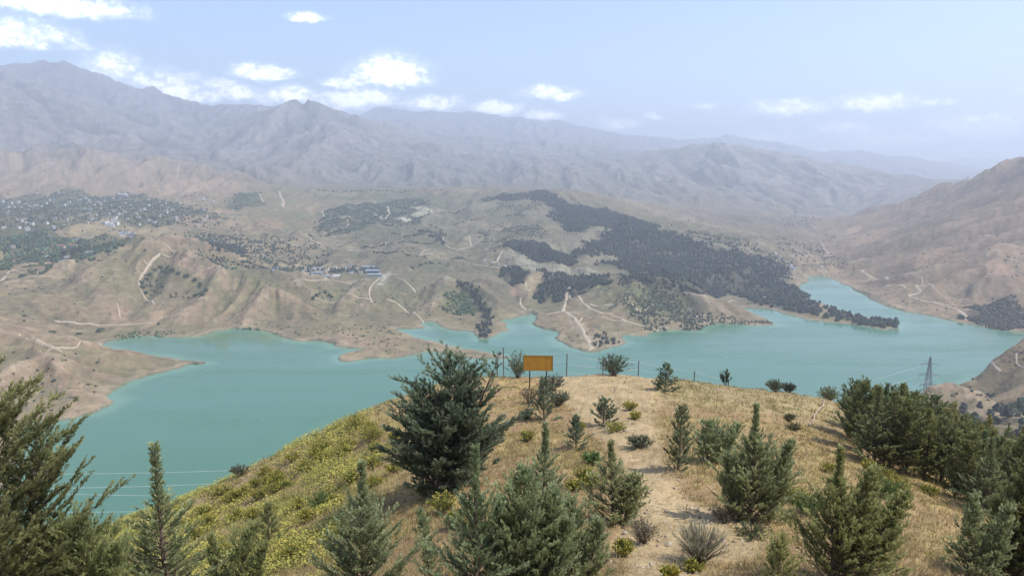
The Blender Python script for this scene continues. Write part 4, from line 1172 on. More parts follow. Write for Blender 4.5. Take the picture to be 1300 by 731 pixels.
def conifer_at(label, u, vb, vt, wpx, seed, d=None, name='conifer', parts=None, ut=None, group=None, **kw):
    loc = spot(u, vb, d)
    H = size_at(loc, u, vt)
    W = px(wpx, loc) / 2
    r = np.random.default_rng(seed)
    lean = ((px(ut - u, loc) if ut is not None else 0), 0)
    kw.setdefault('col', CYP); kw.setdefault('tip', CTIP)
    leaf = kw.pop('leaf', None) or float(np.clip(.0030 * loc[1], .06, .20))
    built = conifer(r, H, W, lean=lean, leaf=leaf, **kw)
    if parts:
        lst = [built]
        for (du, hf, wf, extra) in parts:
            k2 = dict(kw); k2.update(extra)
            lst.append(conifer(r, H * hf, W * wf, leaf=leaf, lean=(px(du, loc) * .5, 0), root=(px(du, loc) * .5, r.uniform(-.15, .15) * W, 0), **k2))
        built = join(lst)
    return tree_thing(name, tuple(loc), built, label, group=group)

# the big cedar left of the path: several strong ascending stems
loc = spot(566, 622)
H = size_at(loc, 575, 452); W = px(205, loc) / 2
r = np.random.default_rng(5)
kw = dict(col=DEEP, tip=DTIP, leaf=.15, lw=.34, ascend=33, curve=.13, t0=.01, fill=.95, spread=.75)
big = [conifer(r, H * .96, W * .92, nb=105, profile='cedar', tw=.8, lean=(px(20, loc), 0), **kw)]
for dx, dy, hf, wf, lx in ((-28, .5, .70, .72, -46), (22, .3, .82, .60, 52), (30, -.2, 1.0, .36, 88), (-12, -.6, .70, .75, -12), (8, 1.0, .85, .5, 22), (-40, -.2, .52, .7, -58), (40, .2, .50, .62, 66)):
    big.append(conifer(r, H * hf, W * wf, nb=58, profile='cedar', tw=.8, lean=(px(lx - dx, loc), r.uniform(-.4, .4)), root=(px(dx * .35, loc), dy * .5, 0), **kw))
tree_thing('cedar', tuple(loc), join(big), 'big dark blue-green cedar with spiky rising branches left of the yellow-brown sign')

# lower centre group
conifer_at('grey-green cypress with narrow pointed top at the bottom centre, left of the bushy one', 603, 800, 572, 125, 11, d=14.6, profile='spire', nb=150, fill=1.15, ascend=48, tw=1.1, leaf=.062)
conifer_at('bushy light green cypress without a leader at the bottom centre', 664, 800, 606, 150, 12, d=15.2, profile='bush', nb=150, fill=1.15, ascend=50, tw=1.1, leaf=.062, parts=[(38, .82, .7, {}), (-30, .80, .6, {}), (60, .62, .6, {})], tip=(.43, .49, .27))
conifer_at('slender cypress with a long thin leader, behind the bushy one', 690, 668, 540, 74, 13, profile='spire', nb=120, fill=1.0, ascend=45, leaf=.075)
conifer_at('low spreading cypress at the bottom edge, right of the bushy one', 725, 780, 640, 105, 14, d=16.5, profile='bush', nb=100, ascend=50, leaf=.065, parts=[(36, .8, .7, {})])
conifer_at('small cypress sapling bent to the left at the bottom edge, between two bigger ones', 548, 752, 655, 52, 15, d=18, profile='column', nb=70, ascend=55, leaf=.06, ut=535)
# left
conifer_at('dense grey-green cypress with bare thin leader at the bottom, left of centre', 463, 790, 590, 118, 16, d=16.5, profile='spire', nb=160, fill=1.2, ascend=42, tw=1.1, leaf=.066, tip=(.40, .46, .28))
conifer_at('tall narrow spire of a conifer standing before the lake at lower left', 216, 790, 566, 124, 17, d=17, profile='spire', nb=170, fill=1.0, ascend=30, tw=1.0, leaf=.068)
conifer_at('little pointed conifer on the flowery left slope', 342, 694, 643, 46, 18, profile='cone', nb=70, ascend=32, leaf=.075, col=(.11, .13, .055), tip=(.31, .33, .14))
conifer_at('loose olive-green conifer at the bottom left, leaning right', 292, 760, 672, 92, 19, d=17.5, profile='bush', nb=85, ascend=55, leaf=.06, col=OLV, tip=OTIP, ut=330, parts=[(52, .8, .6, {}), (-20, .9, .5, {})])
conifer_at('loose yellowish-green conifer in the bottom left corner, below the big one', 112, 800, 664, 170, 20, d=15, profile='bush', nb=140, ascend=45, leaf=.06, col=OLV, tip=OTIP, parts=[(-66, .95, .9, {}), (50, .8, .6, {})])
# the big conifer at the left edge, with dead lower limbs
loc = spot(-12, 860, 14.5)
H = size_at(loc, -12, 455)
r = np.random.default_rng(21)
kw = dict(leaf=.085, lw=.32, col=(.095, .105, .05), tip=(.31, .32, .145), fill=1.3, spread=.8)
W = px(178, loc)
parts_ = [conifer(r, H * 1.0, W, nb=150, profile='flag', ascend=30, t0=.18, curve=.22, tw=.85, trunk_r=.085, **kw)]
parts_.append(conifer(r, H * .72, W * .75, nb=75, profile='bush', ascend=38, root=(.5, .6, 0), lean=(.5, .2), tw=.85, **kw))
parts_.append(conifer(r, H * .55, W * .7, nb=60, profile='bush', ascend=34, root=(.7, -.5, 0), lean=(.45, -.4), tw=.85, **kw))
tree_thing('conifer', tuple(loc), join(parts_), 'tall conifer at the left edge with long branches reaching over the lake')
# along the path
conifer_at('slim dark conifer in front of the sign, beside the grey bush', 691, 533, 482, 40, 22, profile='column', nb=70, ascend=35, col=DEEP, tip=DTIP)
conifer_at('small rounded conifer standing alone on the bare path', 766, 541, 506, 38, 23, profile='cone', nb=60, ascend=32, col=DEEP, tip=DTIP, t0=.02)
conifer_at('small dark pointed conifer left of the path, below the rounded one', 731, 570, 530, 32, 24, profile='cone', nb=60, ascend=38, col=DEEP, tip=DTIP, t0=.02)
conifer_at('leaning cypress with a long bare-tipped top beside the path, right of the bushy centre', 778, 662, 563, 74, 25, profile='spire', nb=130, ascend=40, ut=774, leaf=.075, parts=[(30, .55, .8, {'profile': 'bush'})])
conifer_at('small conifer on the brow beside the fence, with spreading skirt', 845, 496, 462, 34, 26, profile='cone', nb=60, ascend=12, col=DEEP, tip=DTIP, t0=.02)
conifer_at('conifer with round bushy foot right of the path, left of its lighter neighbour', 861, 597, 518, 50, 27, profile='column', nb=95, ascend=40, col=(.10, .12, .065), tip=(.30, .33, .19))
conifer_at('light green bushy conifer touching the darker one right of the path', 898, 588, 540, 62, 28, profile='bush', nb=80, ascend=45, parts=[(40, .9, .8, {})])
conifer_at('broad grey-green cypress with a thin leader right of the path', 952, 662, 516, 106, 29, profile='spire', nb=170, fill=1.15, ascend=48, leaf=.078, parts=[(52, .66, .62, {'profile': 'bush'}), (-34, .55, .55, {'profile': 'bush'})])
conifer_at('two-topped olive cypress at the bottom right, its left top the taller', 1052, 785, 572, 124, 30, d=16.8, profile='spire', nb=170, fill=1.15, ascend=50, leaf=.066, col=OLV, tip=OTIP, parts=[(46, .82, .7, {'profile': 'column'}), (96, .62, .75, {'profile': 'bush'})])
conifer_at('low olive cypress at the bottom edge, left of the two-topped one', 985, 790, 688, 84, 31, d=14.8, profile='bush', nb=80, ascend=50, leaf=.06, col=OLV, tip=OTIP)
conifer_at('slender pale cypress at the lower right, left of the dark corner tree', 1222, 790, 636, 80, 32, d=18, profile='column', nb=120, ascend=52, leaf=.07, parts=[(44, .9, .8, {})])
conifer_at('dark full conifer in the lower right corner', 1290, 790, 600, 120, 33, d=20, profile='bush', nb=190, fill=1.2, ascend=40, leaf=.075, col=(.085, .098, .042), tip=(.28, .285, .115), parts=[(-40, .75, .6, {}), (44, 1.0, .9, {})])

# ---- the dense belt at the right: a few tree models, copied
BELT = []
for i in range(6):
    r = np.random.default_rng(60 + i)
    H_, W_ = 5.0, (1.6, 1.3, 1.7, 1.15, 1.5, 1.35)[i]
    b_ = conifer(r, H_, W_, nb=135, profile=('cedar', 'cone', 'cedar', 'column', 'cone', 'spire')[i], ascend=(40, 34, 46, 45, 48, 38)[i], leaf=.17, lw=.36, curve=.25, fill=.9, tw=.8, t0=.03,
                 col=((.085, .105, .052), (.10, .118, .058), (.09, .11, .048), (.14, .15, .062), (.15, .155, .06), (.105, .125, .065))[i], tip=((.28, .31, .16), (.31, .33, .16), (.31, .32, .14), (.40, .40, .17), (.41, .40, .16), (.30, .34, .175))[i])
    BELT.append((b_[0].mesh('trunk', M_BARK), np_mesh('crown', b_[1], b_[2], M_CONIF, b_[3])))


def belt_tree(u, vt, d, hgt, label, group, k, wide=1.0):
    q = ray(u, vt); x = q[0] / q[1] * d
    z = float(height(x, d))
    zt = q[2] / q[1] * d
    h = hgt if hgt else max(1.2, zt - z)
    o = empty('belt_conifer', (x, d, z), rng.uniform(0, 6.28))
    s = h / 5.0
    o.scale = (s * wide, s * wide, s)
    tag(o, label, 'tree', group)
    link(bpy.data.objects.new('trunk', BELT[k][0]), o)
    link(bpy.data.objects.new('crown', BELT[k][1]), o)
    return o

FRONT = [  # foot u, foot v, top v
    (1084, 556, 486), (1098, 574, 487), (1116, 590, 492), (1136, 598, 500), (1158, 604, 512), (1180, 610, 522), (1202, 616, 532), (1226, 622, 540), (1250, 632, 548), (1276, 644, 556), (1302, 656, 560)]
for i, (u, vb, vt) in enumerate(FRONT):
    d = spot(u, vb)[1]
    belt_tree(u, vt, d, None, 'dark conifer in the front row of the dense belt above the dry clearing', 'front row of the conifer belt', (0, 2, 5, 1, 2, 4)[i % 6], 1.1)
BACK = [(1072, 489, 57), (1092, 486, 55), (1112, 487, 52), (1128, 491, 49), (1146, 496, 47), (1164, 503, 45), (1184, 512, 43), (1204, 520, 41.5), (1224, 531, 40), (1246, 539, 38.5), (1268, 547, 37), (1290, 554, 36),
        (1118, 488, 62), (1136, 494, 60), (1150, 500, 58), (1166, 506, 56), (1182, 512, 54), (1198, 518, 52), (1214, 524, 50), (1230, 530, 48), (1246, 535, 46), (1262, 540, 44), (1280, 545, 42), (1300, 550, 40), (1320, 552, 38),
        (1150, 495, 68), (1172, 502, 66), (1192, 508, 64), (1212, 514, 62), (1234, 520, 60), (1256, 526, 58), (1278, 531, 56), (1300, 536, 54), (1322, 540, 52), (1172, 512, 72), (1198, 518, 74), (1226, 523, 76), (1254, 527, 72), (1282, 533, 68), (1306, 538, 64)]
for i in range(26):
    u = 1090 + 230 * ((i * .618) % 1); d = rng.uniform(38, 56) - (u - 1090) * .045
    BACK.append((u, np.interp(u, [1090, 1130, 1180, 1230, 1320], [492, 502, 520, 538, 562]) + rng.uniform(2, 16), d))
for i, (u, vt, d) in enumerate(BACK):
    belt_tree(u, vt + rng.uniform(-6, 9) + max(0, (u - 1200) * .09), d, None, 'conifer deep in the dense belt on the right slope', 'inner trees of the conifer belt', (3, 1, 4, 5, 4, 2, 0)[i % 7], 1.2)

# ------------------------------------------------------------------ shrubs and grass clumps one can point at
def shrub(rng, H, W, stems=60, leaf=.07, lw=.35, col=(.06, .08, .045), tip=(.12, .14, .08), nl=26, grassy=False, flower=None):
    wood = MB(); LP, LD, LC = [], [], []
    for i in range(stems):
        az = rng.uniform(0, 6.28); k = math.sqrt(rng.uniform(0, 1))
        L_ = rng.uniform(.7, 1.1)
        end = np.array([math.cos(az) * k * W, math.sin(az) * k * W, H * L_ * (1 - .45 * k * k)])
        p0 = np.array([math.cos(az) * .12 * W * k, math.sin(az) * .12 * W * k, -.05])
        ss = np.linspace(0, 1, 5)
        mid = np.array([0, 0, .2 * H])
        pts = p0 + (end - p0) * ss[:, None] + mid * (ss * (1 - ss) * 2)[:, None]
        wood.tube(pts, list(.006 * (1 - .7 * ss) + .0015), 3, False)
        q = rng.uniform(.05 if grassy else .25, 1, nl)
        foot = np.stack([np.interp(q, ss, pts[:, j]) for j in range(3)], -1)
        d_ = unit(end - p0)
        LP.append(foot); LD.append(unit(d_ * (1.6 if grassy else .7) + unit(rng.normal(size=(nl, 3))) * (.35 if grassy else .9) + np.array([0, 0, .35])))
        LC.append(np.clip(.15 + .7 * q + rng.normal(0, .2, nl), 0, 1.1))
    P_, D_, C_ = np.concatenate(LP), np.concatenate(LD), np.concatenate(LC)
    n = len(P_); S_ = leaf * rng.uniform(.6, 1.4, n)
    sd_ = unit(np.cross(D_, unit(rng.normal(size=(n, 3)))))
    V = np.stack([P_, P_ + D_ * (S_ * .5)[:, None] + sd_ * (S_ * lw * .5)[:, None], P_ + D_ * S_[:, None], P_ + D_ * (S_ * .5)[:, None] - sd_ * (S_ * lw * .5)[:, None]], 1).reshape(-1, 3)
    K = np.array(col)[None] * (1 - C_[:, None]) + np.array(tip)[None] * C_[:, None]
    if flower is not None:
        m = (C_ > .68) & (rng.uniform(0, 1, n) < .75)
        K[m] = np.array(flower) * rng.uniform(.75, 1.2, (int(m.sum()), 1))
    return wood, V, np.arange(n * 4).reshape(n, 4), np.repeat(K, 4, 0)


def shrub_at(label, u, vb, hpx, wpx, seed, name='shrub', cat='shrub', d=None, group=None, **kw):
    loc = spot(u, vb, d)
    r = np.random.default_rng(seed)
    b_ = shrub(r, px(hpx, loc) * 1.05, px(wpx, loc) / 2, **kw)
    o = empty(name, tuple(loc)); tag(o, label, cat, group)
    b_[0].build('stem', M_BARK, o)
    mesh_obj('foliage', b_[1], b_[2], M_SHRUB, o, colors=b_[3])
    return o

GREYC, GREYT = (.075, .085, .062), (.16, .17, .125)
shrub_at('grey-green shrub behind the sign at its left', 657, 484, 32, 40, 1, d=57, stems=70, leaf=.13, col=(.08, .095, .05), tip=(.18, .19, .10))
shrub_at('grey shrub around the right post of the sign', 702, 496, 19, 40, 2, stems=70, leaf=.13, col=GREYC, tip=GREYT)
shrub_at('tall grey shrub below the sign, above the slim conifer', 708, 515, 21, 34, 3, stems=60, leaf=.13, col=GREYC, tip=GREYT)
shrub_at('wide dull green shrub on the brow beside the fence posts', 779, 482, 26, 52, 4, d=57.5, stems=110, leaf=.13, col=(.06, .075, .04), tip=(.13, .15, .085))
shrub_at('dry brownish shrub behind the slim conifer', 672, 512, 22, 30, 5, stems=45, leaf=.12, col=(.13, .10, .07), tip=(.22, .18, .12), nl=14)
shrub_at('flat grey-green shrub on the path edge below the rounded conifer', 811, 568, 15, 40, 6, stems=70, leaf=.11, col=GREYC, tip=(.17, .19, .115))
shrub_at('small green tuft below the sign', 668, 532, 12, 20, 7, stems=40, leaf=.12, col=(.06, .10, .03), tip=(.13, .19, .07))
shrub_at('low bright green shrub at the path edge above the yellow flowers', 752, 588, 14, 34, 8, stems=60, leaf=.1, col=(.05, .10, .025), tip=(.12, .20, .06))
shrub_at('bright green rounded shrub between the two cypresses at the right', 1028, 652, 24, 46, 9, stems=90, leaf=.09, col=(.05, .10, .022), tip=(.12, .20, .055))
shrub_at('green shrub behind the two-topped cypress', 1124, 632, 22, 60, 10, stems=90, leaf=.1, col=(.07, .11, .025), tip=(.16, .21, .065))
shrub_at('big pale grass clump at the bottom beside the path', 888, 712, 48, 76, 11, name='grass_clump', cat='grass clump', stems=200, leaf=.20, lw=.07, grassy=True, col=(.22, .21, .14), tip=(.44, .42, .30), nl=12)
shrub_at('dry grey bush at the path edge below the leaning cypress', 815, 690, 36, 44, 12, stems=80, leaf=.07, col=(.14, .125, .085), tip=(.25, .225, .155), nl=12)
shrub_at('dead brown twigs under the broad cypress', 918, 662, 20, 42, 13, stems=60, leaf=.06, col=(.11, .085, .06), tip=(.19, .15, .105), nl=10)
shrub_at('round shrub in the row along the brow, the leftmost of three', 984, 499, 15, 28, 14, d=58.5, stems=60, leaf=.13, col=(.07, .08, .045), tip=(.14, .15, .085))
shrub_at('round shrub in the row along the brow, the middle of three', 1001, 500, 13, 20, 15, d=58.5, stems=50, leaf=.13, col=(.05, .06, .04), tip=(.11, .12, .075))
shrub_at('yellowish shrub in the row along the brow, next to the belt', 1052, 506, 20, 34, 16, d=58.5, stems=70, leaf=.13, col=(.09, .10, .04), tip=(.19, .20, .09))
shrub_at('tall thin leafy sapling on the brow, right of the last fence post', 921, 493, 22, 16, 17, name='sapling', cat='sapling', d=58.5, stems=26, leaf=.15, col=(.05, .07, .04), tip=(.11, .14, .08))
shrub_at('low shrub on the dry slope, left of the pipe, the upper one', 1002, 534, 9, 20, 18, stems=40, leaf=.1, col=(.10, .095, .05), tip=(.17, .16, .085))
shrub_at('low shrub on the dry slope, left of the pipe, the lower one', 1008, 546, 8, 22, 19, stems=40, leaf=.1, col=(.10, .095, .05), tip=(.17, .16, .085))
shrub_at('olive shrub at the right flank of the broad cypress', 955, 682, 15, 60, 20, stems=60, leaf=.07, col=(.09, .10, .045), tip=(.16, .17, .08))
shrub_at('green shrub among the flowers on the left slope', 407, 645, 20, 34, 21, stems=70, leaf=.1, col=(.07, .11, .03), tip=(.15, .20, .065))
shrub_at('grey shrub on the skyline of the left slope', 305, 604, 14, 30, 22, d=50, stems=50, leaf=.12, col=(.09, .09, .06), tip=(.16, .16, .11))
shrub_at('dull grey shrub at the right edge of the grassy brow', 905, 560, 20, 34, 23, stems=60, leaf=.1, col=GREYC, tip=GREYT)
YEL = (.44, .365, .075)
fl = [(452, 545, 20, 34), (470, 562, 22, 40), (446, 612, 16, 30), (386, 598, 14, 34), (372, 584, 10, 26), (265, 668, 18, 34), (330, 720, 24, 50), (372, 712, 26, 44), (410, 585, 12, 26), (562, 652, 30, 44), (580, 668, 20, 34), (540, 630, 18, 28), (742, 610, 18, 34), (752, 618, 16, 30), (730, 622, 14, 28), (800, 521, 12, 24), (806, 532, 10, 20), (780, 548, 12, 34),
      (992, 628, 20, 34), (1010, 640, 22, 36), (982, 640, 18, 28), (1120, 612, 22, 34), (1138, 622, 18, 40), (1104, 600, 18, 26), (1180, 628, 12, 26), (790, 705, 20, 32), (880, 725, 14, 30), (850, 735, 16, 26), (500, 600, 14, 26), (430, 690, 20, 40), (300, 660, 14, 30), (345, 625, 14, 34), (425, 640, 12, 26), (500, 560, 12, 22), (660, 640, 14, 24), (670, 560, 14, 26), (735, 545, 12, 22), (895, 575, 12, 20), (1052, 600, 12, 20)]
r_ = np.random.default_rng(404)
for i in range(34):
    t_ = r_.uniform(0, 1); u = r_.uniform(230, 500)
    top = np.interp(u, [200, 290, 350, 430, 500], [650, 612, 585, 545, 512])
    fl.append((u, top + 10 + t_ * r_.uniform(20, 110), r_.uniform(9, 17), r_.uniform(20, 38)))
for i, (u, v, h, w_) in enumerate(fl):
    lf = u < 540
    shrub_at('bushy yellow-flowering herb on the left slope' if lf else ('bushy yellow-flowering herb near the path and the centre trees' if u < 910 else 'bushy yellow-flowering herb below the right-hand trees'), u, v, h, w_, 100 + i, name='yellow_herb', cat='flowering plant',
             group='yellow herbs of the left slope' if lf else ('yellow herbs near the path' if u < 910 else 'yellow herbs below the right-hand trees'), stems=46, leaf=.085, lw=.5, col=(.13, .16, .045), tip=(.30, .30, .07), nl=22, flower=YEL)

# ------------------------------------------------------------------ grass, wild flowers and stones over the whole near hill
def scatter_near(n, rng, r0=9, r1=74):
    th = rng.uniform(-R(38), R(38), n); rr = np.exp(rng.uniform(math.log(r0), math.log(r1), n))
    x, y = rr * np.sin(th), rr * np.cos(th)
    pj = PATH
    dpt = dist_poly(x, y, pj); ins = in_poly(x + .5 * fbm(x, y, 2, 9), y, pj)
    return x, y, np.where(ins, dpt, -dpt)


def blades(x, y, h, w_, rng, nb, K, spread=.12, bend=.5):
    n = len(x); x = np.repeat(x, nb); y = np.repeat(y, nb); h = np.repeat(h, nb) * rng.uniform(.5, 1.2, n * nb); K = np.repeat(K, nb, 0) * rng.uniform(.75, 1.25, (n * nb, 1))
    w_ = np.repeat(w_, nb)
    x = x + rng.normal(0, spread, n * nb); y = y + rng.normal(0, spread, n * nb)
    z = height(x, y) - .02
    a = rng.uniform(0, 6.28, n * nb); dx, dy = np.cos(a), np.sin(a)
    bx, by = rng.normal(0, bend, n * nb) * h, rng.normal(0, bend, n * nb) * h
    V = np.stack([np.stack([x - dx * w_, y - dy * w_, z], -1), np.stack([x + dx * w_, y + dy * w_, z], -1), np.stack([x + bx, y + by, z + h], -1)], 1).reshape(-1, 3)
    return V, np.arange(n * nb * 3).reshape(-1, 3), np.repeat(K, 3, 0)

rng = np.random.default_rng(77)
x, y, pdist = scatter_near(70000, rng)
left_s = smooth(-1.5, -7, x + .10 * y + 3 * fbm(x / 9, y / 9, 3, 181))
pn = fbm(x / 3.2, y / 3.2, 4, 161)
keep = (pdist < 0) & (rng.uniform(0, 1, len(x)) < .45 + .6 * smooth(-.4, .4, pn)) | ((pdist >= 0) & (rng.uniform(0, 1, len(x)) < .05))
x, y, left_s, pn = x[keep], y[keep], left_s[keep], pn[keep]
g = (rng.uniform(0, 1, len(x)) < .22 + .55 * left_s * smooth(-.4, .2, pn))[:, None]
K = np.where(g, np.array([[.25, .25, .072]]), np.array([[.39, .30, .14]])) * rng.uniform(.7, 1.25, (len(x), 1))
rr = np.hypot(x, y)
V, F, K = blades(x, y, rng.uniform(.10, .30, len(x)) * (1 + .5 * left_s), .0035 + .00042 * rr, rng, 5, K)
M_GRASS = leaf_mat('dry_grass', (.95, .95, .95), (1.05, 1.05, 1.05), .8, .3)
tag(mesh_obj('dry_grass', V, F, M_GRASS, colors=K), 'dry straw-coloured grass over the near hill', 'grass', kind='stuff')
# tall sparse stalks
x, y, pdist = scatter_near(9000, rng, 9, 40)
k = pdist < -.2; x, y = x[k], y[k]
V, F, K = blades(x, y, rng.uniform(.3, .6, len(x)), .003 + .0002 * np.hypot(x, y), rng, 3, np.tile([[.42, .33, .20]], (len(x), 1)), .05, .25)
tag(mesh_obj('grass_stalks', V, F, M_GRASS, colors=K), 'tall bleached grass stalks rising from the dry turf', 'grass', kind='stuff')
# small yellow flower heads
x, y, pdist = scatter_near(48000, rng, 16, 66)
left_s = smooth(-.5, -6, x + .10 * y + 3 * fbm(x / 9, y / 9, 3, 181))
k = (pdist < -.3) & (fbm(x / 2.2, y / 2.2, 3, 241) + .35 * fbm(x / 9, y / 9, 2, 243) > .02 + 1.0 * (1 - left_s))
x, y = x[k], y[k]
n = len(x)
x = np.repeat(x, 7) + rng.normal(0, .30, n * 7); y = np.repeat(y, 7) + rng.normal(0, .30, n * 7)
z = height(x, y) + rng.uniform(.12, .42, n * 7)
s = rng.uniform(.014, .038, n * 7) * (1 + np.hypot(x, y) / 60)
nrm = unit(np.stack([rng.normal(0, .5, n * 7), rng.normal(0, .5, n * 7), np.ones(n * 7)], -1))
e1 = unit(np.cross(nrm, [1, 0.2, 0])); e2 = np.cross(nrm, e1)
p = np.stack([x, y, z], -1)
V = np.stack([p + e1 * s[:, None], p + e2 * s[:, None], p - e1 * s[:, None], p - e2 * s[:, None]], 1).reshape(-1, 3)
K = np.where(rng.uniform(0, 1, (n * 7, 1)) < .55, np.array([[.46, .41, .09]]), np.array([[.34, .34, .09]])) * rng.uniform(.7, 1.2, (n * 7, 1))
tag(mesh_obj('wildflowers', V, np.arange(len(V)).reshape(-1, 4), M_GRASS, colors=np.repeat(K, 4, 0)), 'small yellow wildflowers in drifts over the left slope', 'flowers', kind='stuff')
# stones
x, y, pdist = scatter_near(9000, rng, 11, 62)
k = (pdist > -.4) | (rng.uniform(0, 1, len(x)) < .08)
x, y = x[k], y[k]
s = rng.uniform(.02, .07, len(x)) * np.exp(rng.normal(0, .4, len(x)))
V, F = blobs(np.column_stack([x, y, height(x, y) - s * .2]), s, s * rng.uniform(1, 1.8, len(x)), rng)
K = np.array([[.42, .34, .26]]) * rng.uniform(.6, 1.15, (len(x), 1))
tag(mesh_obj('gravel', V, F, M_FARLEAF, colors=np.repeat(K, 12, 0)), 'loose pale stones on the bare path', 'gravel', kind='stuff')
# ------------------------------------------------------------------ sign, fence, pipe, pylons and cables
M_SIGN = noisy_mat('yellow_brown_panel', (.53, .275, .030), (.42, .20, .026), 2.2, .6, .08, detail=8, dist=.004, spec=.4)
M_SIGNRIM = noisy_mat('worn_panel_edge', (.30, .15, .03), (.22, .11, .03), 3, .6, .1)
M_POST = noisy_mat('dark_rusty_steel', (.045, .032, .025), (.075, .05, .035), 8, .7, .2)
M_FENCE = noisy_mat('weathered_fence_steel', (.10, .095, .09), (.15, .13, .11), 8, .6, .1, metal=.3)
M_WIRE = noisy_mat('fence_wire_steel', (.16, .16, .16), (.22, .21, .20), 8, .5, 0, metal=.4)
M_LATT = noisy_mat('galvanised_lattice', (.15, .155, .16), (.20, .20, .20), .5, .6, 0, metal=.3)
M_CABLE = noisy_mat('bright_aluminium_cable', (.46, .48, .48), (.40, .42, .42), .1, .35, 0, spec=.6)
M_PIPE = noisy_mat('pale_pink_pipe', (.46, .34, .28), (.38, .26, .20), 3, .8, .1)
M_INS = noisy_mat('brown_insulator', (.14, .08, .05), (.10, .06, .04), 2, .3, 0)

base = spot(683, 494, 52.5)
d = base[1]
zc = P(683, 460.8, d)[2]; wd = px(36.5, base); hg = px(18.6, base)
sg = empty('sign', tuple(base), R(-4))
tag(sg, 'blank yellow-brown sign panel on two dark posts at the edge of the brow', 'sign')
lz = zc - base[2]
MB().box((0, 0, lz), (wd, .025, hg)).build('panel', M_SIGN, sg)
rim = MB()
for s in (-1, 1):
    rim.box((s * (wd / 2 + .012), .0, lz), (.03, .06, hg + .06)); rim.box((0, 0, lz + s * (hg / 2 + .014)), (wd - .004, .056, .03))
rim.build('rim', M_SIGNRIM, sg)
br = MB()
for s in (-.3, .3):
    br.box((0, .05, lz + s * hg), (wd * .94, .05, .05))
br.build('crossbar', M_POST, sg)
for uu in (672, 694):
    lx = (uu - 683) * d / F_PX * 1.0
    gx = float(height(base[0] + lx, base[1] + .1)) - base[2]
    p_ = MB().box((lx, .115, (gx - .4 + lz + hg * .42) / 2), (.085, .075, lz + hg * .42 - gx + .4))
    p_.build('post', M_POST, sg)

fn = empty('fence', tuple(spot(720, 471, 60)))
tag(fn, 'thin wire fence on leaning steel posts along the brow above the lake', 'fence')
f0 = np.array(fn.location)
tops = []
for u, v, dd in ((585, 452, 59.5), (631, 451.5, 60), (639, 441, 61), (720, 449, 60), (766, 455.5, 61), (781, 456, 63), (811, 458, 62), (847, 464, 62), (882, 471, 62), (925, 481, 62)):
    t_ = P(u, v, dd)
    g_ = np.array([t_[0] + rng.normal(0, .04), dd, float(height(t_[0], dd)) - .3])
    MB().tube([g_ - f0, t_ - f0], .045, 5).build('post', M_FENCE, fn)
    tops.append((t_, g_))
for frac in (.04, .36, .68):
    wmb = MB()
    use = [q for i, q in enumerate(tops) if i not in (2, 5)]
    for (a, ga), (b, gb) in zip(use[:-1], use[1:]):
        pa, pb = a + (ga - a) * frac, b + (gb - b) * frac
        pts = [pa + (pb - pa) * s - np.array([0, 0, .10 * 4 * s * (1 - s)]) - f0 for s in np.linspace(0, 1, 7)]
        wmb.tube(pts, .011, 4, False)
    wmb.build('wire', M_WIRE, fn)

a = at(1046, 512, 20); b = at(1027, 542, 20)
pts = []
for s in np.linspace(0, 1, 22):
    q = a + (b - a) * s
    pts.append((q[0] + .1 * math.sin(s * 9), q[1], float(height(q[0], q[1])) + .22 + .05 * math.sin(s * 23)))
o = MB().tube(pts, .042, 6).build('pipe', M_PIPE)
tag(o, 'pale pinkish pipe running straight up the dry slope towards the brow', 'pipe')


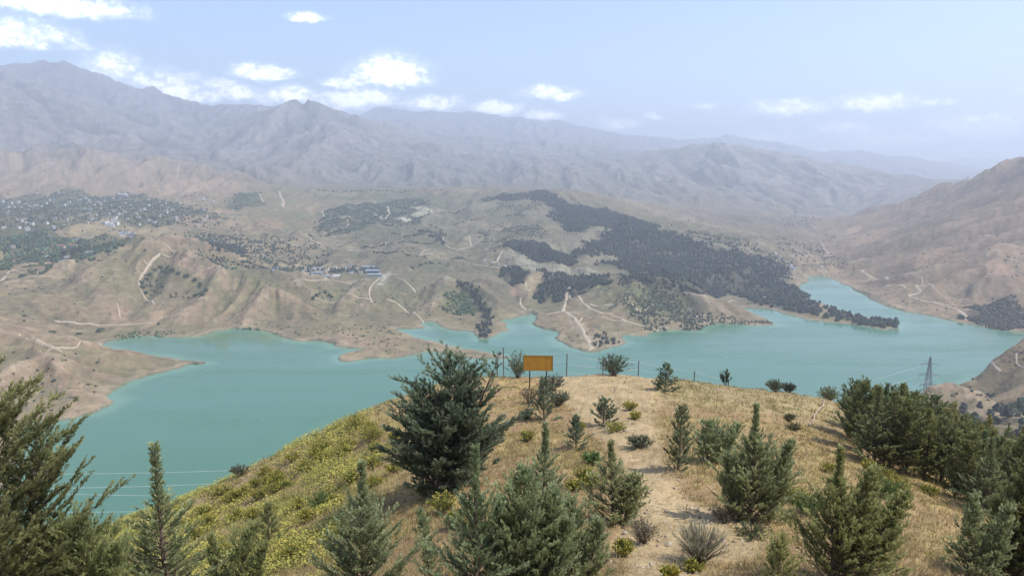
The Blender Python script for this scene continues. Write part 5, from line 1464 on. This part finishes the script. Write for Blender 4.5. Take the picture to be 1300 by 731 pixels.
def pylon(loc, H, yaw, label):
    o = empty('pylon', tuple(loc), yaw)
    tag(o, label, 'pylon')
    def hw(z): return 3.6 * (1 - z / H) ** 1.15 + .55
    lv = np.concatenate([np.linspace(0, .52, 5), np.linspace(.60, 1.0, 8)]) * H
    for sx, sy in ((-1, -1), (1, -1), (1, 1), (-1, 1)):
        MB().tube([(sx * hw(z), sy * hw(z), z - (2 if z == 0 else 0)) for z in lv], .26, 4).build('leg', M_LATT, o)
    br = MB()
    cs = ((-1, -1), (1, -1), (1, 1), (-1, 1))
    for z0, z1 in zip(lv[:-1], lv[1:]):
        for i in range(4):
            p, q = cs[i], cs[(i + 1) % 4]
            br.tube([(p[0] * hw(z0), p[1] * hw(z0), z0), (q[0] * hw(z1), q[1] * hw(z1), z1)], .14, 3, False)
            br.tube([(q[0] * hw(z0), q[1] * hw(z0), z0), (p[0] * hw(z1), p[1] * hw(z1), z1)], .11, 3, False)
            br.tube([(p[0] * hw(z1), p[1] * hw(z1), z1), (q[0] * hw(z1), q[1] * hw(z1), z1)], .11, 3, False)
    br.build('bracing', M_LATT, o)
    hooks = []
    for z, ln in ((.40 * H, 8.0), (.62 * H, 10.2), (.85 * H, 8.6)):
        for s in (-1, 1):
            am = MB()
            tip = np.array([s * ln, 0, z])
            for sy in (-1, 1):
                am.tube([(s * hw(z), sy * hw(z), z), tip], .15, 4); am.tube([(s * hw(z + 2.4), sy * hw(z + 2.4), z + 2.4), tip], .12, 4)
                for k in (.35, .68):
                    am.tube([(s * (hw(z) + (ln - hw(z)) * k), sy * hw(z) * (1 - k), z), (s * (hw(z + 2.4) + (ln - hw(z + 2.4)) * k), sy * hw(z + 2.4) * (1 - k), z + 2.4 * (1 - k))], .09, 3)
            ao = am.build('cross_arm', M_LATT, o)
            MB().tube([tip, tip - np.array([0, 0, 1.0]), tip - np.array([0, 0, 2.0])], [.16, .26, .14], 6).build('insulator', M_INS, ao)
            hooks.append(tip - np.array([0, 0, 2.1]))
    MB().tube([(0, 0, H - .2), (0, 0, H + 2.2)], [.3, .1], 4).build('peak', M_LATT, o)
    c, s = math.cos(yaw), math.sin(yaw)
    return [np.array(loc) + np.array([h[0] * c - h[1] * s, h[0] * s + h[1] * c, h[2]]) for h in hooks]

pl = P(1177, 505, 742); pl[2] = float(height(pl[0], pl[1])) - .3
HT = P(1177, 453.5, 742)[2] - pl[2]
h1 = pylon(pl, HT, R(-6), 'grey lattice power pylon on the spur above the lake at the right')
p2 = np.array([-505.0, 432.0, 0]); p2[2] = float(height(p2[0], p2[1])) - .3
SPANS = [(4, 4, (290, 597)), (2, 2, (245, 615)), (3, 3, (204, 629)), (0, 0, (199, 648.5))]
h2 = pylon(p2, HT, R(75), 'grey lattice power pylon at the far left end of the cables over the lake')
for n_, (i, j, (u, v)) in enumerate(SPANS):
    A, B = h1[i], h2[j]
    q = ray(u, v)
    # where the plan line crosses that bearing, the cable hangs on the line of sight
    ex, ey = B[0] - A[0], B[1] - A[1]
    kx = q[0] / q[1]
    t_ = (A[0] - kx * A[1]) / (kx * ey - ex)
    zt = q[2] / q[1] * (A[1] + ey * t_)
    sag = (A[2] + (B[2] - A[2]) * t_ - zt) / (4 * t_ * (1 - t_))
    print('cable', n_, round(t_, 2), 'sag', round(sag, 1), 'min clearance', round(zt - LAKE_Z, 1))
    pts = [A + (B - A) * s - np.array([0, 0, sag * 4 * s * (1 - s)]) for s in np.linspace(0, 1, 60)]
    c = MB().tube(pts, .13, 5).build('power_cable', M_CABLE)
    tag(c, ('bright power cable over the lake at lower left, the highest of four', 'bright power cable over the lake at lower left, the second from the top', 'bright power cable over the lake at lower left, the third from the top', 'bright power cable over the lake at lower left, the lowest of four')[n_], 'cable', 'power cables over the lake')
# ------------------------------------------------------------------ water
wm, nt, b = new_mat('reservoir_water')
b.inputs['Base Color'].default_value = (0.085, 0.30, 0.25, 1)
b.inputs['Roughness'].default_value = 0.16
b.inputs['IOR'].default_value = 1.33
tc = N(nt, 'ShaderNodeTexCoord')
n1 = N(nt, 'ShaderNodeTexNoise', Scale=0.35, Detail=4)
n2 = N(nt, 'ShaderNodeTexNoise', Scale=0.012, Detail=3)
mp = N(nt, 'ShaderNodeMapping')
mp.inputs['Scale'].default_value = (1.0, 1.7, 1)
nt.links.new(tc.outputs['Object'], mp.inputs['Vector'])
nt.links.new(mp.outputs['Vector'], n1.inputs['Vector'])
nt.links.new(tc.outputs['Object'], n2.inputs['Vector'])
bp = N(nt, 'ShaderNodeBump', Strength=0.25, Distance=0.12)
nt.links.new(n1.outputs['Fac'], bp.inputs['Height'])
nt.links.new(bp.outputs['Normal'], b.inputs['Normal'])
mx = N(nt, 'ShaderNodeMix', data_type='RGBA')
mx.inputs['A'].default_value = (0.056, 0.148, 0.090, 1)
mx.inputs['B'].default_value = (0.068, 0.166, 0.104, 1)
nt.links.new(n2.outputs['Fac'], mx.inputs['Factor'])
nt.links.new(mx.outputs['Result'], b.inputs['Base Color'])
lanes = N(nt, 'ShaderNodeTexNoise', Scale=0.006, Detail=6, Roughness=.6)
mp2 = N(nt, 'ShaderNodeMapping')
mp2.inputs['Rotation'].default_value = (0, 0, .35); mp2.inputs['Scale'].default_value = (.55, 3.2, 1)
nt.links.new(tc.outputs['Object'], mp2.inputs['Vector']); nt.links.new(mp2.outputs['Vector'], lanes.inputs['Vector'])
rl = N(nt, 'ShaderNodeMapRange')
rl.inputs['From Min'].default_value = .38; rl.inputs['From Max'].default_value = .66; rl.inputs['To Min'].default_value = .08; rl.inputs['To Max'].default_value = .30
nt.links.new(lanes.outputs['Fac'], rl.inputs['Value']); nt.links.new(rl.outputs['Result'], b.inputs['Roughness'])
sh = N(nt, 'ShaderNodeAttribute', attribute_name='cover')
mw = N(nt, 'ShaderNodeMix', data_type='RGBA')
mw.inputs['B'].default_value = (0.125, 0.235, 0.15, 1)
nt.links.new(sh.outputs['Fac'], mw.inputs['Factor']); nt.links.new(mx.outputs['Result'], mw.inputs['A']); nt.links.new(mw.outputs['Result'], b.inputs['Base Color'])
wr = np.where((RAD > 340) & (RAD < 2250))[0]; wc = np.where(np.abs(THETA) < R(75))[0]
i0, i1, j0, j1 = wr[0], wr[-1] + 1, wc[0], wc[-1] + 1
wsd = SD[i0:i1, j0:j1]
wn_, wm_ = wsd.shape
wv = np.stack([GX[i0:i1, j0:j1], GY[i0:i1, j0:j1], np.full(wsd.shape, LAKE_Z)], -1).reshape(-1, 3)
ii = np.arange(wn_ * wm_).reshape(wn_, wm_)
wet = wsd < 25
wq = wet[:-1, :-1] | wet[1:, :-1] | wet[:-1, 1:] | wet[1:, 1:]
q = np.stack([ii[:-1, :-1], ii[1:, :-1], ii[1:, 1:], ii[:-1, 1:]], -1)[wq][:, ::-1]
used, inv = np.unique(q.ravel(), return_inverse=True)
shal = smooth(-26, -2, wsd + 8 * fbm(GX[i0:i1, j0:j1] / 60, GY[i0:i1, j0:j1] / 60, 3, 301)).ravel()[used] * .75
q = inv.reshape(-1, 4)
nz_ = wv[used]
e1 = nz_[q[0, 1]] - nz_[q[0, 0]]; e2 = nz_[q[0, 2]] - nz_[q[0, 0]]
if np.cross(e1, e2)[2] < 0: q = q[:, ::-1]
tag(mesh_obj('water', nz_, q, wm, colors=np.repeat(shal[:, None], 3, 1)), kind='structure')

# ------------------------------------------------------------------ haze: one closed box of thin air round everything
hm = bpy.data.materials.new('haze_air')
hm.use_nodes = True
nt = hm.node_tree
nt.nodes.clear()
out = nt.nodes.new('ShaderNodeOutputMaterial')
pv = nt.nodes.new('ShaderNodeVolumePrincipled')
pv.inputs['Color'].default_value = (*HAZE_COL, 1)
pv.inputs['Density'].default_value = HAZE_DENS
pv.inputs['Anisotropy'].default_value = HAZE_ANI
nt.links.new(pv.outputs['Volume'], out.inputs['Volume'])
hb = MB()
zlo, zhi = float(Z.min()) - 2, float(Z.max()) + 30
hb.box((0, 0, (zlo + zhi) / 2), (44800, 44800, zhi - zlo))
tag(hb.build('haze', hm), kind='stuff')

# ------------------------------------------------------------------ sun and sky
SUN_EL, SUN_AZ = R(56), R(103)          # azimuth measured from straight ahead (+Y) towards the right (+X)
sd = bpy.data.lights.new('sun', 'SUN')
sd.energy = SUN_E
sd.angle = R(0.5)
sd.color = (1.0, 0.955, 0.89)
so = bpy.data.objects.new('sun', sd)
COL.objects.link(so)
from mathutils import Vector
dirv = Vector((math.sin(SUN_AZ) * math.cos(SUN_EL), math.cos(SUN_AZ) * math.cos(SUN_EL), math.sin(SUN_EL)))
so.rotation_euler = dirv.to_track_quat('Z', 'Y').to_euler()
so.location = (200, 100, 400)

w = bpy.data.worlds.new('World')
scene.world = w
w.use_nodes = True
nt = w.node_tree
bg = nt.nodes['Background']
sky = N(nt, 'ShaderNodeTexSky', sky_type='NISHITA')
sky.sun_disc = False
sky.sun_elevation = SUN_EL
sky.sun_rotation = SUN_AZ
sky.altitude = 1600
sky.air_density = 1.0
sky.dust_density = 1.5
bg.inputs['Strength'].default_value = SKY_S
# cumulus: noise kept where clouds stand, by direction in the sky
CLOUDS = [  # pixel centre, half width, half height, strength
    (60, 8, 95, 20, 1.0), (20, 48, 60, 22, .8), (98, 60, 25, 8, .5), (145, 88, 38, 22, .8), (205, 106, 60, 16, .7), (275, 107, 28, 9, .8), (333, 95, 42, 16, 1.05), (365, 127, 38, 11, .9),
    (388, 23, 26, 9, .9), (440, 106, 34, 12, .9), (495, 98, 60, 30, 1.2), (445, 133, 50, 12, .8), (548, 134, 40, 10, .8), (632, 141, 40, 10, .8), (700, 121, 50, 12, .95), (686, 148, 20, 7, .6),
    (785, 163, 26, 9, .6), (832, 150, 14, 6, .7), (898, 134, 16, 7, .6), (1000, 139, 50, 14, .9), (1110, 132, 50, 14, .95), (1184, 131, 22, 7, .6), (1080, 171, 40, 12, .55),
    (1240, 168, 60, 18, .6), (1150, 182, 70, 10, .35), (960, 178, 60, 10, .3), (232, 120, 55, 14, 1.1), (300, 120, 45, 12, 1.0), (368, 124, 46, 14, 1.25), (455, 128, 58, 16, 1.3), (548, 132, 44, 13, 1.2), (632, 139, 44, 12, 1.2), (690, 147, 30, 9, 1.0), (785, 160, 32, 10, 1.0), (1240, 166, 75, 22, 1.15), (1150, 178, 80, 14, .9), (1080, 168, 46, 13, 1.0), (960, 176, 60, 10, .7), (-120, 40, 80, 25, .9), (1400, 120, 70, 20, .8)]
geo = N(nt, 'ShaderNodeTexCoord')
L = nt.links.new


def vmath(op, a, b=None):
    n = N(nt, 'ShaderNodeVectorMath', operation=op)
    for i, q in enumerate((a, b)):
        if q is None: continue
        if isinstance(q, (tuple, list)): n.inputs[i].default_value = q
        else: L(q, n.inputs[i])
    return n.outputs['Value'] if op in ('DOT_PRODUCT', 'LENGTH') else n.outputs['Vector']


def fmath(op, a, b=None, clamp=False):
    n = N(nt, 'ShaderNodeMath', operation=op, use_clamp=clamp)
    for i, q in enumerate((a, b)):
        if q is None: continue
        if isinstance(q, (int, float)): n.inputs[i].default_value = q
        else: L(q, n.inputs[i])
    return n.outputs[0]


dirn = vmath('NORMALIZE', geo.outputs['Generated'])
warp = N(nt, 'ShaderNodeTexNoise', Scale=26, Detail=5, Roughness=0.6)
L(dirn, warp.inputs['Vector'])
wv_ = vmath('SUBTRACT', warp.outputs['Color'], (0.5, 0.5, 0.5))
wv_ = vmath('MULTIPLY', wv_, (0.036, 0.036, 0.024))
dw = vmath('ADD', dirn, wv_)
acc = None
for (u, v, hw, hh_, s) in CLOUDS:
    c = ray(u, v); c = c / np.linalg.norm(c)
    right = np.cross(c, [0, 0, 1.0]); right /= np.linalg.norm(right)
    up = np.cross(right, c)
    rel = vmath('SUBTRACT', dw, tuple(c))
    a = vmath('DOT_PRODUCT', rel, tuple(right / (hw / F_PX)))
    bb = vmath('DOT_PRODUCT', rel, tuple(up / (hh_ / F_PX)))
    # flatter below than above
    low = fmath('MULTIPLY', fmath('MINIMUM', bb, 0.0), 0.8)
    bb = fmath('ADD', bb, low)
    q = fmath('ADD', fmath('MULTIPLY', a, a), fmath('MULTIPLY', bb, bb))
    g = fmath('MULTIPLY', fmath('SUBTRACT', 1.0, q), s)
    acc = g if acc is None else fmath('MAXIMUM', acc, g)
fine = N(nt, 'ShaderNodeTexNoise', Scale=85, Detail=8, Roughness=0.66)
mpw = N(nt, 'ShaderNodeMapping')
mpw.inputs['Scale'].default_value = (1, 1, 1.5)
L(dirn, mpw.inputs['Vector']); L(mpw.outputs['Vector'], fine.inputs['Vector'])
f2 = fmath('MULTIPLY', fmath('SUBTRACT', fine.outputs['Fac'], 0.5), 3.0)
den = fmath('ADD', fmath('MULTIPLY', acc, 1.0), f2)
rng = N(nt, 'ShaderNodeMapRange', interpolation_type='SMOOTHSTEP')
rng.inputs['From Min'].default_value = -0.55
rng.inputs['From Max'].default_value = 1.65
rng.inputs['To Max'].default_value = 0.95
L(den, rng.inputs['Value'])
msk = N(nt, 'ShaderNodeMapRange', interpolation_type='SMOOTHSTEP')
msk.inputs['From Min'].default_value = -0.9
msk.inputs['From Max'].default_value = 0.6
L(acc, msk.inputs['Value'])
cov = fmath('MULTIPLY', rng.outputs['Result'], msk.outputs['Result'])
mixc = N(nt, 'ShaderNodeMix', data_type='RGBA')
L(cov, mixc.inputs['Factor'])
L(sky.outputs['Color'], mixc.inputs['A'])
shade = N(nt, 'ShaderNodeMix', data_type='RGBA')
shade.inputs['A'].default_value = (*[CLOUD_B * c for c in (.62, .66, .74)], 1)
shade.inputs['B'].default_value = (*[CLOUD_B * c for c in (1.10, 1.085, 1.06)], 1)
sr = N(nt, 'ShaderNodeMapRange', interpolation_type='SMOOTHSTEP')
sr.inputs['From Min'].default_value = .15; sr.inputs['From Max'].default_value = 1.25
L(den, sr.inputs['Value']); L(sr.outputs['Result'], shade.inputs['Factor'])
L(shade.outputs['Result'], mixc.inputs['B'])
L(mixc.outputs['Result'], bg.inputs['Color'])

# ------------------------------------------------------------------ camera
cd = bpy.data.cameras.new('camera')
cd.sensor_width = 36
cd.lens = F_PX / W_PX * 36
cd.clip_end = 60000
cd.clip_start = 0.1
co = bpy.data.objects.new('camera', cd)
co.location = (0, 0, 0)
co.rotation_euler = (R(90) - PITCH, 0, 0)
COL.objects.link(co)
scene.camera = co
scene.view_settings.view_transform = 'Standard'
scene.view_settings.look = 'None'
scene.view_settings.gamma = 1
scene.view_settings.use_curve_mapping = False
scene.view_settings.exposure = EXPO
scene.cycles.max_bounces = 8
scene.cycles.diffuse_bounces = 4
scene.cycles.glossy_bounces = 2
scene.cycles.transmission_bounces = 4
scene.cycles.transparent_max_bounces = 4
scene.cycles.volume_bounces = 1
